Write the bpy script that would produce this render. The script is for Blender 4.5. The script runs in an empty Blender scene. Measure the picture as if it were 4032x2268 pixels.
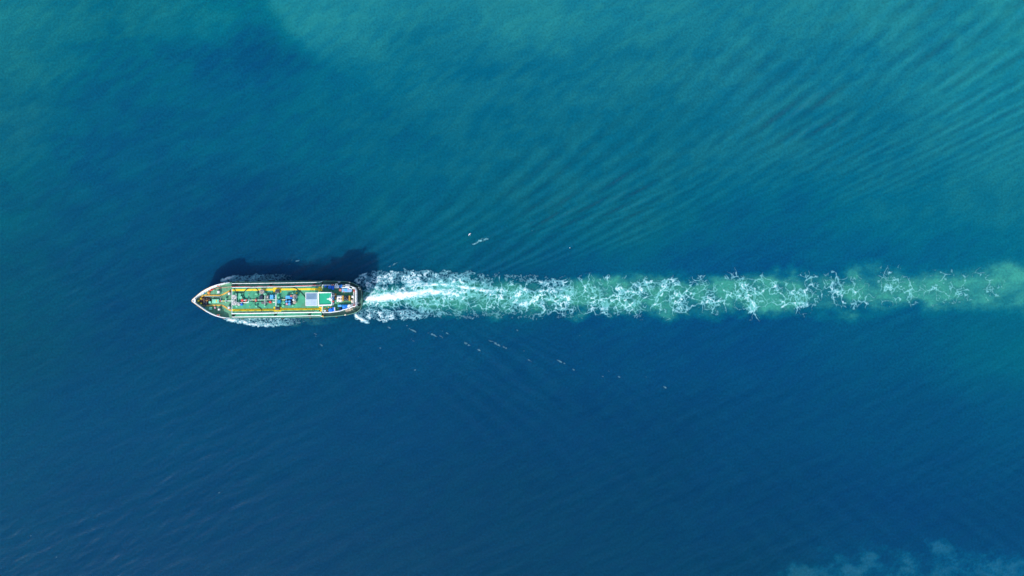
import bpy, math, random
import numpy as np
from mathutils import Vector

# ------------------------------------------------------------------ camera, world, sun, exposure
SC = bpy.context.scene
COL = SC.collection
H = 230.0            # drone height over the sea
S = 0.07             # metres per photo pixel at sea level
CX, CY = 2016.0, 1134.0

cam = bpy.data.cameras.new("camera")
cam.sensor_width = 36.0
cam.lens = 36.0 * H / (4032 * S)
cam.clip_start = 1.0
cam.clip_end = 6000.0
cam_o = bpy.data.objects.new("camera", cam)
cam_o.location = (0, 0, H)
COL.objects.link(cam_o)
SC.camera = cam_o

SUN_EL = math.radians(38)
SUN_AZ = math.atan2(-0.45, -0.89)          # bearing of the sun measured from +Y towards +X
world = bpy.data.worlds.new("World")
SC.world = world
world.use_nodes = True
wn = world.node_tree
bg = wn.nodes["Background"]
sky = wn.nodes.new("ShaderNodeTexSky")
sky.sky_type = 'NISHITA'
sky.sun_disc = False
sky.sun_elevation = SUN_EL
sky.sun_rotation = SUN_AZ
wn.links.new(sky.outputs[0], bg.inputs[0])
bg.inputs[1].default_value = 0.15

sun = bpy.data.lights.new("sun", 'SUN')
sun.energy = 2.7
sun.angle = math.radians(0.5)
sun.color = (1.0, 0.95, 0.87)
sun_o = bpy.data.objects.new("sun", sun)
ld = Vector((-math.sin(SUN_AZ) * math.cos(SUN_EL), -math.cos(SUN_AZ) * math.cos(SUN_EL), -math.sin(SUN_EL)))
sun_o.rotation_euler = ld.to_track_quat('-Z', 'Y').to_euler()
COL.objects.link(sun_o)

SC.view_settings.view_transform = 'Standard'
SC.view_settings.look = 'None'
SC.view_settings.gamma = 1
SC.view_settings.use_curve_mapping = False
SC.view_settings.exposure = 0.72
SC.cycles.use_denoising = True
SC.cycles.max_bounces = 5

rnd = random.Random(7)


def P(px, py, z=0.0):
    """photo pixel -> world point at height z"""
    k = S * (H - z) / H
    return Vector(((px - CX) * k, (CY - py) * k, z))


# ------------------------------------------------------------------ numpy noise
def _hash(ix, iy, seed):
    h = (ix.astype(np.int64) * 374761393 + iy.astype(np.int64) * 668265263 + seed * 974634777) & 0xFFFFFFFF
    h = ((h ^ (h >> 13)) * 1274126177) & 0xFFFFFFFF
    h = ((h ^ (h >> 16)) * 2246822519) & 0xFFFFFFFF
    return ((h ^ (h >> 15)) & 0xFFFFFF) / float(0xFFFFFF)


def vnoise(x, y, seed=0):
    ix = np.floor(x); iy = np.floor(y)
    fx = x - ix; fy = y - iy
    fx = fx * fx * fx * (fx * (fx * 6 - 15) + 10)
    fy = fy * fy * fy * (fy * (fy * 6 - 15) + 10)
    a = _hash(ix, iy, seed); b = _hash(ix + 1, iy, seed)
    c = _hash(ix, iy + 1, seed); d = _hash(ix + 1, iy + 1, seed)
    return (a + (b - a) * fx) * (1 - fy) + (c + (d - c) * fx) * fy


def fbm(x, y, seed=0, octv=4, gain=0.5):
    s = np.zeros_like(x); a = 1.0; t = 0.0
    for i in range(octv):
        c, n = math.cos(0.6 * i), math.sin(0.6 * i)
        s = s + a * vnoise((x * c - y * n) * 2 ** i, (x * n + y * c) * 2 ** i, seed + 17 * i)
        t += a; a *= gain
    return s / t


def worley(x, y, seed=0):
    ix = np.floor(x); iy = np.floor(y)
    f1 = np.full_like(x, 9.0); f2 = np.full_like(x, 9.0)
    for dx in (-1, 0, 1):
        for dy in (-1, 0, 1):
            cx = ix + dx; cy = iy + dy
            qx = cx + 0.12 + 0.76 * _hash(cx, cy, seed); qy = cy + 0.12 + 0.76 * _hash(cx, cy, seed + 91)
            d = np.hypot(qx - x, qy - y)
            f2 = np.where(d < f1, f1, np.minimum(f2, d))
            f1 = np.minimum(f1, d)
    return f1, f2


def sstep(a, b, x):
    t = np.clip((x - a) / (b - a), 0, 1)
    return t * t * (3 - 2 * t)


def gauss(x, s):
    return np.exp(-(x / s) ** 2)


# ------------------------------------------------------------------ materials
def new_mat(name):
    m = bpy.data.materials.new(name)
    m.use_nodes = True
    return m, m.node_tree, m.node_tree.nodes["Principled BSDF"]


def paint(name, rgb, rough=0.55, metal=0.0, var=0.18, scale=1.2, dirt=None, dirt_amt=0.0, bump=0.0):
    """painted / worn surface: broad tonal variation, fine grain and optional patches of dirt or rust"""
    m, nt, bs = new_mat(name)
    tc = nt.nodes.new("ShaderNodeTexCoord")
    n1 = nt.nodes.new("ShaderNodeTexNoise"); n1.inputs["Scale"].default_value = scale; n1.inputs["Detail"].default_value = 6
    nt.links.new(tc.outputs["Object"], n1.inputs["Vector"])
    r1 = nt.nodes.new("ShaderNodeMapRange")
    r1.inputs[1].default_value = 0.25; r1.inputs[2].default_value = 0.75
    r1.inputs[3].default_value = 1 - var; r1.inputs[4].default_value = 1 + var * 0.6
    nt.links.new(n1.outputs["Fac"], r1.inputs[0])
    mul = nt.nodes.new("ShaderNodeMix"); mul.data_type = 'RGBA'; mul.blend_type = 'MULTIPLY'
    mul.inputs[0].default_value = 1.0
    mul.inputs[6].default_value = (*rgb, 1)
    nt.links.new(r1.outputs[0], mul.inputs[7])
    out = mul.outputs[2]
    if dirt is not None:
        n2 = nt.nodes.new("ShaderNodeTexNoise"); n2.inputs["Scale"].default_value = scale * 1.7
        n2.inputs["Detail"].default_value = 8; n2.inputs["Roughness"].default_value = 0.65
        nt.links.new(tc.outputs["Object"], n2.inputs["Vector"])
        r2 = nt.nodes.new("ShaderNodeMapRange")
        r2.inputs[1].default_value = 0.62 - dirt_amt * 0.3; r2.inputs[2].default_value = 0.78 - dirt_amt * 0.2
        nt.links.new(n2.outputs["Fac"], r2.inputs[0])
        mx = nt.nodes.new("ShaderNodeMix"); mx.data_type = 'RGBA'
        nt.links.new(r2.outputs[0], mx.inputs[0])
        nt.links.new(out, mx.inputs[6]); mx.inputs[7].default_value = (*dirt, 1)
        out = mx.outputs[2]
    nt.links.new(out, bs.inputs["Base Color"])
    bs.inputs["Roughness"].default_value = rough
    bs.inputs["Metallic"].default_value = metal
    if bump:
        b = nt.nodes.new("ShaderNodeBump"); b.inputs["Strength"].default_value = bump; b.inputs["Distance"].default_value = 0.03
        n3 = nt.nodes.new("ShaderNodeTexNoise"); n3.inputs["Scale"].default_value = 9
        nt.links.new(tc.outputs["Object"], n3.inputs["Vector"])
        nt.links.new(n3.outputs["Fac"], b.inputs["Height"])
        nt.links.new(b.outputs[0], bs.inputs["Normal"])
    return m


RUST = (0.20, 0.085, 0.035)
M = {
    'deck': paint("deck_paint", (0.05, 0.36, 0.20), 0.6, var=0.28, scale=0.55, dirt=(0.10, 0.20, 0.12), dirt_amt=0.40, bump=0.15),
    'deck_fore': paint("foredeck_paint", (0.10, 0.32, 0.18), 0.65, var=0.3, scale=0.7, dirt=(0.12, 0.12, 0.07), dirt_amt=0.4, bump=0.15),
    'deck_side': paint("side_deck_paint", (0.06, 0.34, 0.23), 0.6, var=0.25, scale=0.6, dirt=(0.07, 0.13, 0.10), dirt_amt=0.2),
    'deck_poop': paint("poop_deck_paint", (0.035, 0.12, 0.10), 0.6, var=0.3, scale=0.6, dirt=(0.08, 0.06, 0.04), dirt_amt=0.15),
    'deck_boat': paint("boat_deck_paint", (0.035, 0.26, 0.13), 0.6, var=0.3, scale=0.8, dirt=(0.16, 0.15, 0.06), dirt_amt=0.3),
    'roof': paint("roof_paint", (0.005, 0.36, 0.20), 0.5, var=0.12, scale=0.8, dirt=(0.01, 0.25, 0.15), dirt_amt=0.2),
    'green': paint("green_fittings", (0.14, 0.50, 0.30), 0.55, var=0.25, scale=2.0),
    'lgreen': paint("light_green_fittings", (0.22, 0.62, 0.42), 0.55, var=0.2, scale=2.0),
    'hull': paint("hull_paint", (0.06, 0.10, 0.10), 0.5, var=0.3, scale=0.5, dirt=(0.14, 0.13, 0.11), dirt_amt=0.4),
    'gunwale': paint("gunwale_paint", (0.10, 0.30, 0.22), 0.55, var=0.3, scale=0.8, dirt=(0.3, 0.3, 0.27), dirt_amt=0.3),
    'boot': paint("hull_red_lead", (0.20, 0.035, 0.03), 0.6, var=0.3, scale=0.5),
    'white': paint("white_paint", (0.84, 0.85, 0.84), 0.45, var=0.08, scale=1.0, dirt=(0.55, 0.45, 0.36), dirt_amt=0.0),
    'offwhite': paint("weathered_white_paint", (0.72, 0.72, 0.70), 0.55, var=0.2, scale=2.5, dirt=(0.40, 0.33, 0.27), dirt_amt=0.35),
    'yellow': paint("yellow_paint", (0.90, 0.62, 0.01), 0.5, var=0.14, scale=1.5, dirt=(0.50, 0.30, 0.02), dirt_amt=0.2),
    'ochre': paint("worn_yellow_paint", (0.70, 0.40, 0.06), 0.55, var=0.25, scale=1.5, dirt=(0.42, 0.22, 0.05), dirt_amt=0.35),
    'red': paint("red_paint", (0.74, 0.055, 0.05), 0.5, var=0.15, scale=2.0),
    'fadedred': paint("faded_red_paint", (0.62, 0.19, 0.15), 0.55, var=0.25, scale=2.5),
    'pink': paint("pink_plastic", (0.66, 0.34, 0.42), 0.5, var=0.2, scale=3),
    'blue': paint("blue_plastic", (0.008, 0.17, 0.72), 0.4, var=0.1, scale=2.0),
    'lblue': paint("light_blue_paint", (0.10, 0.42, 0.80), 0.45, var=0.15, scale=2.0),
    'pblue': paint("pale_blue_tarpaulin", (0.22, 0.42, 0.75), 0.55, var=0.25, scale=2.0, bump=0.4),
    'teal': paint("teal_blue_paint", (0.01, 0.25, 0.42), 0.45, var=0.15, scale=2.0),
    'tarp': paint("blue_tarpaulin", (0.015, 0.24, 0.72), 0.4, var=0.2, scale=1.5, bump=0.6),
    'navy': paint("navy_canvas", (0.012, 0.025, 0.06), 0.6, var=0.3, scale=2.0),
    'grey': paint("grey_paint", (0.13, 0.14, 0.15), 0.55, var=0.3, scale=2.0, dirt=RUST, dirt_amt=0.1),
    'lgrey': paint("light_grey_paint", (0.42, 0.46, 0.50), 0.5, var=0.2, scale=2.0),
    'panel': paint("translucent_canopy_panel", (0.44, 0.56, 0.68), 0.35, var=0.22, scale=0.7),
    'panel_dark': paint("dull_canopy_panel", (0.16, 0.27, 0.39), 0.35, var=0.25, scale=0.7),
    'dark': paint("dark_machinery", (0.035, 0.028, 0.03), 0.6, var=0.4, scale=3.0, dirt=RUST, dirt_amt=0.35),
    'rust': paint("rusty_steel", (0.28, 0.12, 0.05), 0.75, var=0.35, scale=3.0, dirt=(0.42, 0.25, 0.1), dirt_amt=0.3),
    'rubber': paint("black_rubber", (0.012, 0.013, 0.015), 0.6, var=0.3, scale=3.0),
    'hose': paint("dark_hose_rubber", (0.012, 0.03, 0.03), 0.5, var=0.3, scale=3.0),
    'rope': paint("mooring_rope", (0.55, 0.48, 0.38), 0.85, var=0.4, scale=6.0, bump=0.5),
    'wrope': paint("white_rope", (0.80, 0.77, 0.72), 0.85, var=0.25, scale=6.0, bump=0.5),
    'net': paint("grey_net", (0.16, 0.15, 0.12), 0.9, var=0.5, scale=6.0, bump=0.8),
    'orange': paint("orange_paint", (0.62, 0.25, 0.04), 0.6, var=0.3, scale=3.0),
    'lifered': paint("life_ring_red", (0.72, 0.10, 0.08), 0.5, var=0.15, scale=4.0),
    'beige': paint("beige_canvas", (0.76, 0.66, 0.56), 0.7, var=0.18, scale=2.5, bump=0.5),
    'glass': paint("dark_window_glass", (0.02, 0.03, 0.04), 0.08, var=0.1, scale=2.0),
    'feather': paint("white_feathers", (0.86, 0.86, 0.85), 0.7, var=0.06, scale=8.0),
    'fgrey': paint("grey_feathers", (0.40, 0.42, 0.45), 0.7, var=0.1, scale=8.0),
}


# ------------------------------------------------------------------ mesh builder
class MB:
    def __init__(self):
        self.v = []; self.f = []

    def quad_prism(self, top, z0, bottom=None):
        """closed prism: top is a list of world points, bottom the same outline lowered to z0"""
        n = len(top); b = len(self.v)
        if bottom is None:
            bottom = [Vector((p[0], p[1], z0)) for p in top]
        self.v += [tuple(p) for p in top] + [tuple(p) for p in bottom]
        self.f.append(tuple(b + i for i in range(n)))
        self.f.append(tuple(b + n + i for i in reversed(range(n))))
        for i in range(n):
            j = (i + 1) % n
            self.f.append((b + j, b + i, b + n + i, b + n + j))
        return self

    def box(self, x0, y0, x1, y1, z0, z1, rot=0.0, bev=0.0):
        """pixel rectangle measured on the top face"""
        cx, cy = (x0 + x1) / 2, (y0 + y1) / 2
        hx, hy = (x1 - x0) / 2, (y1 - y0) / 2
        c, s = math.cos(math.radians(rot)), math.sin(math.radians(rot))

        def ring(d):
            return [P(cx + a * c - b * s, cy + a * s + b * c, z1) for a, b in
                    ((-hx + d, hy - d), (hx - d, hy - d), (hx - d, -hy + d), (-hx + d, -hy + d))]
        if bev <= 0:
            return self.quad_prism(ring(0), z0)
        t = ring(bev)
        m_ = [Vector((p[0], p[1], z1 - bev * S)) for p in ring(0)]
        b0 = [Vector((p[0], p[1], z0)) for p in m_]
        b = len(self.v)
        self.v += [tuple(p) for p in t + m_ + b0]
        self.f.append((b, b + 1, b + 2, b + 3))
        self.f.append((b + 11, b + 10, b + 9, b + 8))
        for i in range(4):
            j = (i + 1) % 4
            self.f.append((b + j, b + i, b + 4 + i, b + 4 + j))
            self.f.append((b + 4 + j, b + 4 + i, b + 8 + i, b + 8 + j))
        return self

    def poly(self, pts, z1, z0):
        t = [P(x, y, z1) for x, y in pts]
        a = sum(t[i][0] * t[(i + 1) % len(t)][1] - t[(i + 1) % len(t)][0] * t[i][1] for i in range(len(t)))
        if a < 0:
            t.reverse()
        return self.quad_prism(t, z0)

    def lathe(self, px, py, prof, n=16, sx=1.0, sy=1.0, zref=None):
        """profile of (radius m, z) turned about a vertical axis through the pixel at height zref"""
        zr = prof[-1][1] if zref is None else zref
        c = P(px, py, zr); b = len(self.v); k = len(prof)
        for r, z in prof:
            for i in range(n):
                a = 2 * math.pi * i / n
                self.v.append((c[0] + r * sx * math.cos(a), c[1] + r * sy * math.sin(a), z))
        for q in range(k - 1):
            for i in range(n):
                j = (i + 1) % n
                self.f.append((b + q * n + i, b + q * n + j, b + (q + 1) * n + j, b + (q + 1) * n + i))
        self.f.append(tuple(b + i for i in reversed(range(n))))
        self.f.append(tuple(b + (k - 1) * n + i for i in range(n)))
        return self

    def cyl(self, px, py, rpx, z0, z1, n=16):
        r = rpx * S
        return self.lathe(px, py, [(r, z0), (r, z1 - 0.04), (r - min(0.03, r * 0.2), z1)], n)

    def torus(self, c, R, r, n=20, m_=8, axis='z', a0=0.0):
        b = len(self.v)
        for i in range(n):
            a = 2 * math.pi * i / n
            for j in range(m_):
                t = 2 * math.pi * j / m_
                u = R + r * math.cos(t); w = r * math.sin(t)
                if axis == 'z':
                    self.v.append((c[0] + u * math.cos(a), c[1] + u * math.sin(a), c[2] + w))
                elif axis == 'y':
                    self.v.append((c[0] + u * math.cos(a), c[1] + w, c[2] + u * math.sin(a)))
                else:
                    self.v.append((c[0] + w, c[1] + u * math.cos(a), c[2] + u * math.sin(a)))
        for i in range(n):
            for j in range(m_):
                i2, j2 = (i + 1) % n, (j + 1) % m_
                self.f.append((b + i * m_ + j, b + i2 * m_ + j, b + i2 * m_ + j2, b + i * m_ + j2))
        return self

    def tube(self, pts, r, n=8, smooth=0):
        """round bar through world points"""
        pts = [Vector(p) for p in pts]
        if smooth:
            out = []
            for i in range(len(pts) - 1):
                p0 = pts[max(i - 1, 0)]; p1 = pts[i]; p2 = pts[i + 1]; p3 = pts[min(i + 2, len(pts) - 1)]
                for k in range(smooth):
                    t = k / smooth
                    out.append(0.5 * ((2 * p1) + (p2 - p0) * t + (2 * p0 - 5 * p1 + 4 * p2 - p3) * t * t
                                      + (3 * p1 - p0 - 3 * p2 + p3) * t ** 3))
            out.append(pts[-1]); pts = out
        b = len(self.v)
        for i, p in enumerate(pts):
            d = (pts[min(i + 1, len(pts) - 1)] - pts[max(i - 1, 0)]).normalized()
            up = Vector((0, 0, 1)) if abs(d.z) < 0.9 else Vector((1, 0, 0))
            e1 = d.cross(up).normalized(); e2 = e1.cross(d).normalized()
            for k in range(n):
                a = 2 * math.pi * k / n
                self.v.append(tuple(p + e1 * (r * math.cos(a)) + e2 * (r * math.sin(a))))
        for i in range(len(pts) - 1):
            for k in range(n):
                j = (k + 1) % n
                self.f.append((b + i * n + k, b + i * n + j, b + (i + 1) * n + j, b + (i + 1) * n + k))
        self.f.append(tuple(b + k for k in range(n)))
        e = b + (len(pts) - 1) * n
        self.f.append(tuple(e + k for k in reversed(range(n))))
        return self

    def build(self, name, mat, parent=None, base=None, smooth=False):
        """link as one object; vertices are stored relative to the origin of the thing"""
        if parent is not None:
            o0 = Vector(parent["_o"])
        else:
            if base is None:
                a = np.array(self.v)
                base = (a[:, 0].mean(), a[:, 1].mean(), a[:, 2].min())
            o0 = Vector(base)
        me = bpy.data.meshes.new(name)
        me.from_pydata([tuple(Vector(p) - o0) for p in self.v], [], self.f)
        me.materials.append(mat)
        if smooth:
            me.polygons.foreach_set("use_smooth", [True] * len(me.polygons))
        me.update()
        o = bpy.data.objects.new(name, me)
        COL.objects.link(o)
        o["_o"] = tuple(o0)
        if parent is not None:
            o.parent = parent
        else:
            o.location = o0
        return o


def tag(o, label, cat, group=None, kind=None):
    o["label"] = label
    if cat:
        o["category"] = cat
    if group:
        o["group"] = group
    if kind:
        o["kind"] = kind
    return o


def thing(name, label, cat, base, group=None):
    o = bpy.data.objects.new(name, None)
    o.empty_display_size = 0.3
    COL.objects.link(o)
    o.location = base
    o["_o"] = tuple(base)
    return tag(o, label, cat, group)


# ================================================================== THE SEA
# water colours read off the photograph (sRGB) on a coarse lattice: sky reflection and vignette painted in over clear deep and turbid teal water
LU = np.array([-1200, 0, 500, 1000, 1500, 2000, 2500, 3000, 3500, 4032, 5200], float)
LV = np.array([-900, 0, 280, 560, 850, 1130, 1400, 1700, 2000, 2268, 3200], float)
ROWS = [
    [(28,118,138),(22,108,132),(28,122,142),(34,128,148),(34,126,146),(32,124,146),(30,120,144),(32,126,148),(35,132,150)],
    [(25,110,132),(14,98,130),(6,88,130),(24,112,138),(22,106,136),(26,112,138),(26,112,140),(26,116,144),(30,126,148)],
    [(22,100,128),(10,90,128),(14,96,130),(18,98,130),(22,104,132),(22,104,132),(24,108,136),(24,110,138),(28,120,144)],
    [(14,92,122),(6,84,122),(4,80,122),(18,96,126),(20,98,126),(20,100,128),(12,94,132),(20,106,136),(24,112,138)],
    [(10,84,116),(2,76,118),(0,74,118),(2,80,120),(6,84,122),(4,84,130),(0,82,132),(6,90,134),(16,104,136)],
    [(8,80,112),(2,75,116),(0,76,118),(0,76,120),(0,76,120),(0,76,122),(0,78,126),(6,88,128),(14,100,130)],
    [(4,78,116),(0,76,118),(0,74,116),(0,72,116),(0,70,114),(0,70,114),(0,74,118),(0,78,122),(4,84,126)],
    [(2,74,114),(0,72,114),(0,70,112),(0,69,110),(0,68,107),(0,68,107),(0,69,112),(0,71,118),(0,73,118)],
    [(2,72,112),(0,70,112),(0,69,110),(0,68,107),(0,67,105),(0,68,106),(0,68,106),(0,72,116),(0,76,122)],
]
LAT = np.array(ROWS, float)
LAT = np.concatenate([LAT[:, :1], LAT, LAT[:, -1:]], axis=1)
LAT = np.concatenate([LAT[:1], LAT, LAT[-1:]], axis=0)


def s2l(c):
    c = np.clip(c, 0, 255) / 255.0
    return np.where(c <= 0.04045, c / 12.92, ((c + 0.055) / 1.055) ** 2.4)


def wake_center(u):
    return np.interp(u, [1420, 1700, 2500, 3200, 3700, 4032, 5200], [1176, 1168, 1166, 1152, 1136, 1118, 1070])


def wake_half(u):
    return np.interp(u, [1400, 1500, 1900, 2500, 3200, 4032, 5200], [40, 54, 68, 72, 80, 98, 120])


# measured response of the lit water: displayed linear = ALB * GAIN + OFF
GAIN = np.array([1.22, 1.38, 1.58])
OFF = np.array([0.006, 0.008, 0.019])


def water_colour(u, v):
    """water base colour, painted sky reflection and vignette included, at photo-pixel positions (u, v)"""
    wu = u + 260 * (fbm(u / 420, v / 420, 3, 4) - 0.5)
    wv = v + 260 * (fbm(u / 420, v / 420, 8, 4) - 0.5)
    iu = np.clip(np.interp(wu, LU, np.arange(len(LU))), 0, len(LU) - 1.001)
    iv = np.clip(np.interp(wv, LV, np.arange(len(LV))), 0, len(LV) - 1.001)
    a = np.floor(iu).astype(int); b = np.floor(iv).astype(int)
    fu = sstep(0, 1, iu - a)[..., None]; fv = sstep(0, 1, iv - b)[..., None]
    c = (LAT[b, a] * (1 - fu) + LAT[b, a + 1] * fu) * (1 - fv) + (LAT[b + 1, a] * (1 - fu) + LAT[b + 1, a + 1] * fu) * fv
    # ragged patches and slanting streaks of teal tone, stronger in the upper half
    p = fbm(u / 150 + 0.35 * v / 150, v / 95, 21, 5, 0.6)
    top = np.clip(1.15 - v / 1500, 0.0, 1)[..., None]
    blotch = (sstep(0.36, 0.66, p) - 0.5)[..., None]
    c = c + blotch * top * np.array([5, 6, 1.5])
    fine = sstep(0.34, 0.66, fbm((0.78 * u - 0.62 * v) / 75, (0.62 * u + 0.78 * v) / 24, 27, 4, 0.6)) - 0.5
    c = c + fine[..., None] * (0.35 + 0.65 * top) * np.array([5, 6, 1.0])
    # slanting edge near the top: dark wedge left of it, paler band right
    e = u - (1090 + (v - 40) * 0.72) + 70 * (fbm(u / 70, v / 70, 5, 4) - 0.5)
    wedge = sstep(60, -60, e) * sstep(-520, -60, e) * sstep(330, 190, v)
    c = c - (wedge * 0.85)[..., None] * np.array([14, 16, 8.0])
    pale_band = sstep(-35, 60, e) * sstep(430, 60, e) * sstep(300, 150, v)
    c = c + pale_band[..., None] * np.array([3, 5, 4.0])
    # paler patch in the lower right corner
    edge = np.interp(u, [2850, 3050, 3150, 3400, 3500, 3700, 3860, 4032, 4600], [2300, 2240, 2200, 2112, 2160, 2105, 2165, 2185, 2210])
    q = (v - edge) / 60 + 2.4 * (fbm(u / 60, v / 60, 33, 5, 0.62) - 0.5)
    mk = sstep(0, 0.9, q) * (0.15 + 1.3 * sstep(0.28, 0.72, fbm(u / 70, v / 55, 35, 6, 0.7)))
    c = c + mk[..., None] * np.array([22, 18, 14.0])
    lin = s2l(c)
    # aerated green water of the wake
    n = (v - wake_center(u)) / wake_half(u)
    wob = (fbm(u / 75, v / 75, 41, 5, 0.6) - 0.5)
    wob = wob * 0.8 + 0.5 * (fbm(u / 40, v / 26, 43, 5, 0.62) - 0.5) + 0.8 * (fbm(u / 170, v / 80, 45, 3) - 0.5)
    ae = sstep(1.4, 0.25, np.abs(n + wob))
    amp = np.interp(u, [1405, 1440, 1600, 2300, 3000, 3500, 4032, 4800], [0, 0.9, 1.05, 0.95, 0.84, 0.78, 0.74, 0.5])
    cl = fbm(u / 55, v / 45, 47, 5, 0.6)
    big = fbm(u / 120, v / 60, 49, 4, 0.55)
    ae = ae * amp * (0.62 + 0.35 * sstep(0.25, 0.7, cl) + 0.45 * (sstep(0.3, 0.7, big) - 0.35))
    aer = s2l(np.array([62, 162, 158.0]))
    dil = s2l(np.array([38, 134, 148.0]))
    t = sstep(0.1, 0.95, ae)[..., None]
    lin = lin * (1 - np.clip(ae * 1.25, 0, 1)[..., None]) + (dil * (1 - t) + aer * t) * np.clip(ae * 1.25, 0, 1)[..., None]
    # thin milky streaks beside the hull and the wake
    side = hull_wash(u, v) * 0.5
    lin = lin * (1 - side[..., None]) + s2l(np.array([60, 130, 150.0])) * side[..., None]
    return np.clip((lin - OFF) / GAIN, 0.0, 1)


def hull_wash(u, v):
    """churned water along both sides of the hull"""
    a = sstep(870, 930, u) * sstep(1290, 1130, u) * sstep(0, 10, v - np.interp(u, [870, 960, 1060, 1200, 1300], [1106, 1080, 1072, 1082, 1100])) * (v < 1150)
    b = sstep(860, 900, u) * sstep(1400, 1180, u) * sstep(0, 12, np.interp(u, [870, 950, 1050, 1150, 1300, 1400], [1258, 1270, 1286, 1292, 1282, 1262]) - v) * (v > 1200)
    n = sstep(0.3, 0.7, fbm(u / 18, v / 14, 71, 4, 0.6))
    return np.clip(a * 0.45 + b, 0, 1) * n


def kelvin(x, y, xs, ys, lam0, a_up, a_dn):
    """diverging Kelvin waves trailing a source that travels towards -x (stationary phase)"""
    X = np.maximum(x - xs, 0.5); Y = 0.62 * (y - ys)
    T = np.clip(np.abs(Y) / X, 1e-3, None)
    Tc = np.minimum(T, 0.3535)
    tt = (1 + np.sqrt(np.maximum(1 - 8 * Tc * Tc, 0))) / (4 * Tc)
    th = np.arctan(tt)
    k = 2 * math.pi / lam0 * (1 + tt * tt)
    wob = 2.6 * (fbm(x / 22, y / 22, 51, 3) - 0.5)
    ph = k * (X * np.cos(th) - np.abs(Y) * np.sin(th)) + wob
    win = sstep(0.095, 0.14, T) * sstep(0.335, 0.27, T)
    fade = sstep(0, 12, X) * np.clip((45 / (X + 10)) ** 0.4, 0, 1)
    amp = np.where(Y > 0, a_up, a_dn)
    patch = 0.5 + 0.9 * sstep(0.3, 0.7, fbm(x / 26 + 9, y / 26, 57, 3))
    return amp / k * win * fade * patch * np.cos(ph)


WIND = 0.017


def sea_height(x, y):
    """surface elevation (m) at world positions"""
    R = np.hypot(x, y)
    near = sstep(900, 300, R)
    x1, y1 = (820 - CX) * S, (CY - 1180) * S
    x2, y2 = (1380 - CX) * S, (CY - 1180) * S
    h = kelvin(x, y, x1, y1, 15.5, 0.75, 0.06)
    h = h + kelvin(x, y, x2, y2, 16.5, 0.62, 0.08)
    # wind sea: short crests running from lower left to upper right, plus fine chop
    a = math.radians(28)
    xr = x * math.cos(a) + y * math.sin(a); yr = -x * math.sin(a) + y * math.cos(a)
    xw = xr + 3.0 * (fbm(x / 15, y / 15, 61, 3) - 0.5)
    h = h + 0.16 * (fbm(xw / 9.0, yr / 4.2, 63, 3, 0.45) - 0.5)
    g = np.zeros_like(x); wr = random.Random(12)
    for i in range(26):
        lam = 1.25 * (4.6 ** wr.random()); d = math.radians(-52 + wr.gauss(0, 17)); kk = 2 * math.pi / lam
        g = g + (1.0 / kk) * np.cos(kk * (x * math.cos(d) + y * math.sin(d)) + wr.random() * 6.28)
    h = h + WIND * g * (0.45 + 0.8 * sstep(0.3, 0.7, fbm(x / 40, y / 40, 59, 3)))
    # churned water of the wake
    u = x / S + CX; v = CY - y / S
    n = (v - wake_center(u)) / (wake_half(u) * 1.3)
    turb = gauss(n, 1.0) * np.interp(u, [1395, 1440, 2000, 3200, 4400], [0, 1, 0.55, 0.2, 0.05])
    h = h + turb * 0.32 * (fbm(x / 1.6, y / 1.3, 69, 4, 0.55) - 0.5)
    hw = hull_wash(u, v)
    h = h + hw * 0.15 * (fbm(x / 0.9, y / 0.7, 73, 3) - 0.5)
    return h * near


def axis(lo, hi, step, far, grow=1.22):
    a = list(np.arange(lo, hi + step * 0.5, step))
    d = step; r = a[-1]
    while r < far:
        d *= grow; r += d; a.append(r)
    d = step; l = a[0]; left = []
    while l > -far:
        d *= grow; l -= d; left.append(l)
    return np.array(left[::-1] + a)


ax = axis(-149, 149, 0.30, 4500)
ay_in = np.concatenate([np.arange(-86, -12, 0.30), np.arange(-12, 9, 0.21), np.arange(9, 86.1, 0.30)])
ayf = axis(-86, 86, 0.3, 4500)
ay = np.concatenate([ayf[ayf < -86.05], ay_in, ayf[ayf > 86.35]])
GX, GY = np.meshgrid(ax, ay)
GZ = sea_height(GX, GY)
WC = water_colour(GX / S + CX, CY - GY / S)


def grid_mesh(name, X, Y, Z, mask=None):
    ny, nx = X.shape
    idx = np.arange(nx * ny).reshape(ny, nx)
    q = np.stack([idx[:-1, :-1], idx[:-1, 1:], idx[1:, 1:], idx[1:, :-1]], -1).reshape(-1, 4)
    co = np.stack([X, Y, Z], -1).reshape(-1, 3)
    used = None
    if mask is not None:
        q = q[mask.reshape(-1)]
        used = np.unique(q)
        remap = np.zeros(nx * ny, np.int64); remap[used] = np.arange(len(used))
        q = remap[q]; co = co[used]
    me = bpy.data.meshes.new(name)
    me.vertices.add(len(co)); me.vertices.foreach_set("co", co.astype(np.float32).ravel())
    me.loops.add(len(q) * 4); me.loops.foreach_set("vertex_index", q.astype(np.int32).ravel())
    me.polygons.add(len(q)); me.polygons.foreach_set("loop_start", (np.arange(len(q)) * 4).astype(np.int32))
    me.polygons.foreach_set("use_smooth", np.ones(len(q), bool))
    me.update(calc_edges=True)
    return me, used


me, _ = grid_mesh("sea", GX, GY, GZ)
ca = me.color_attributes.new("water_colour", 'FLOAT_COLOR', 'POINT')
ca.data.foreach_set("color", np.concatenate([WC, np.ones(WC.shape[:2] + (1,))], -1).astype(np.float32).ravel())

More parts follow.
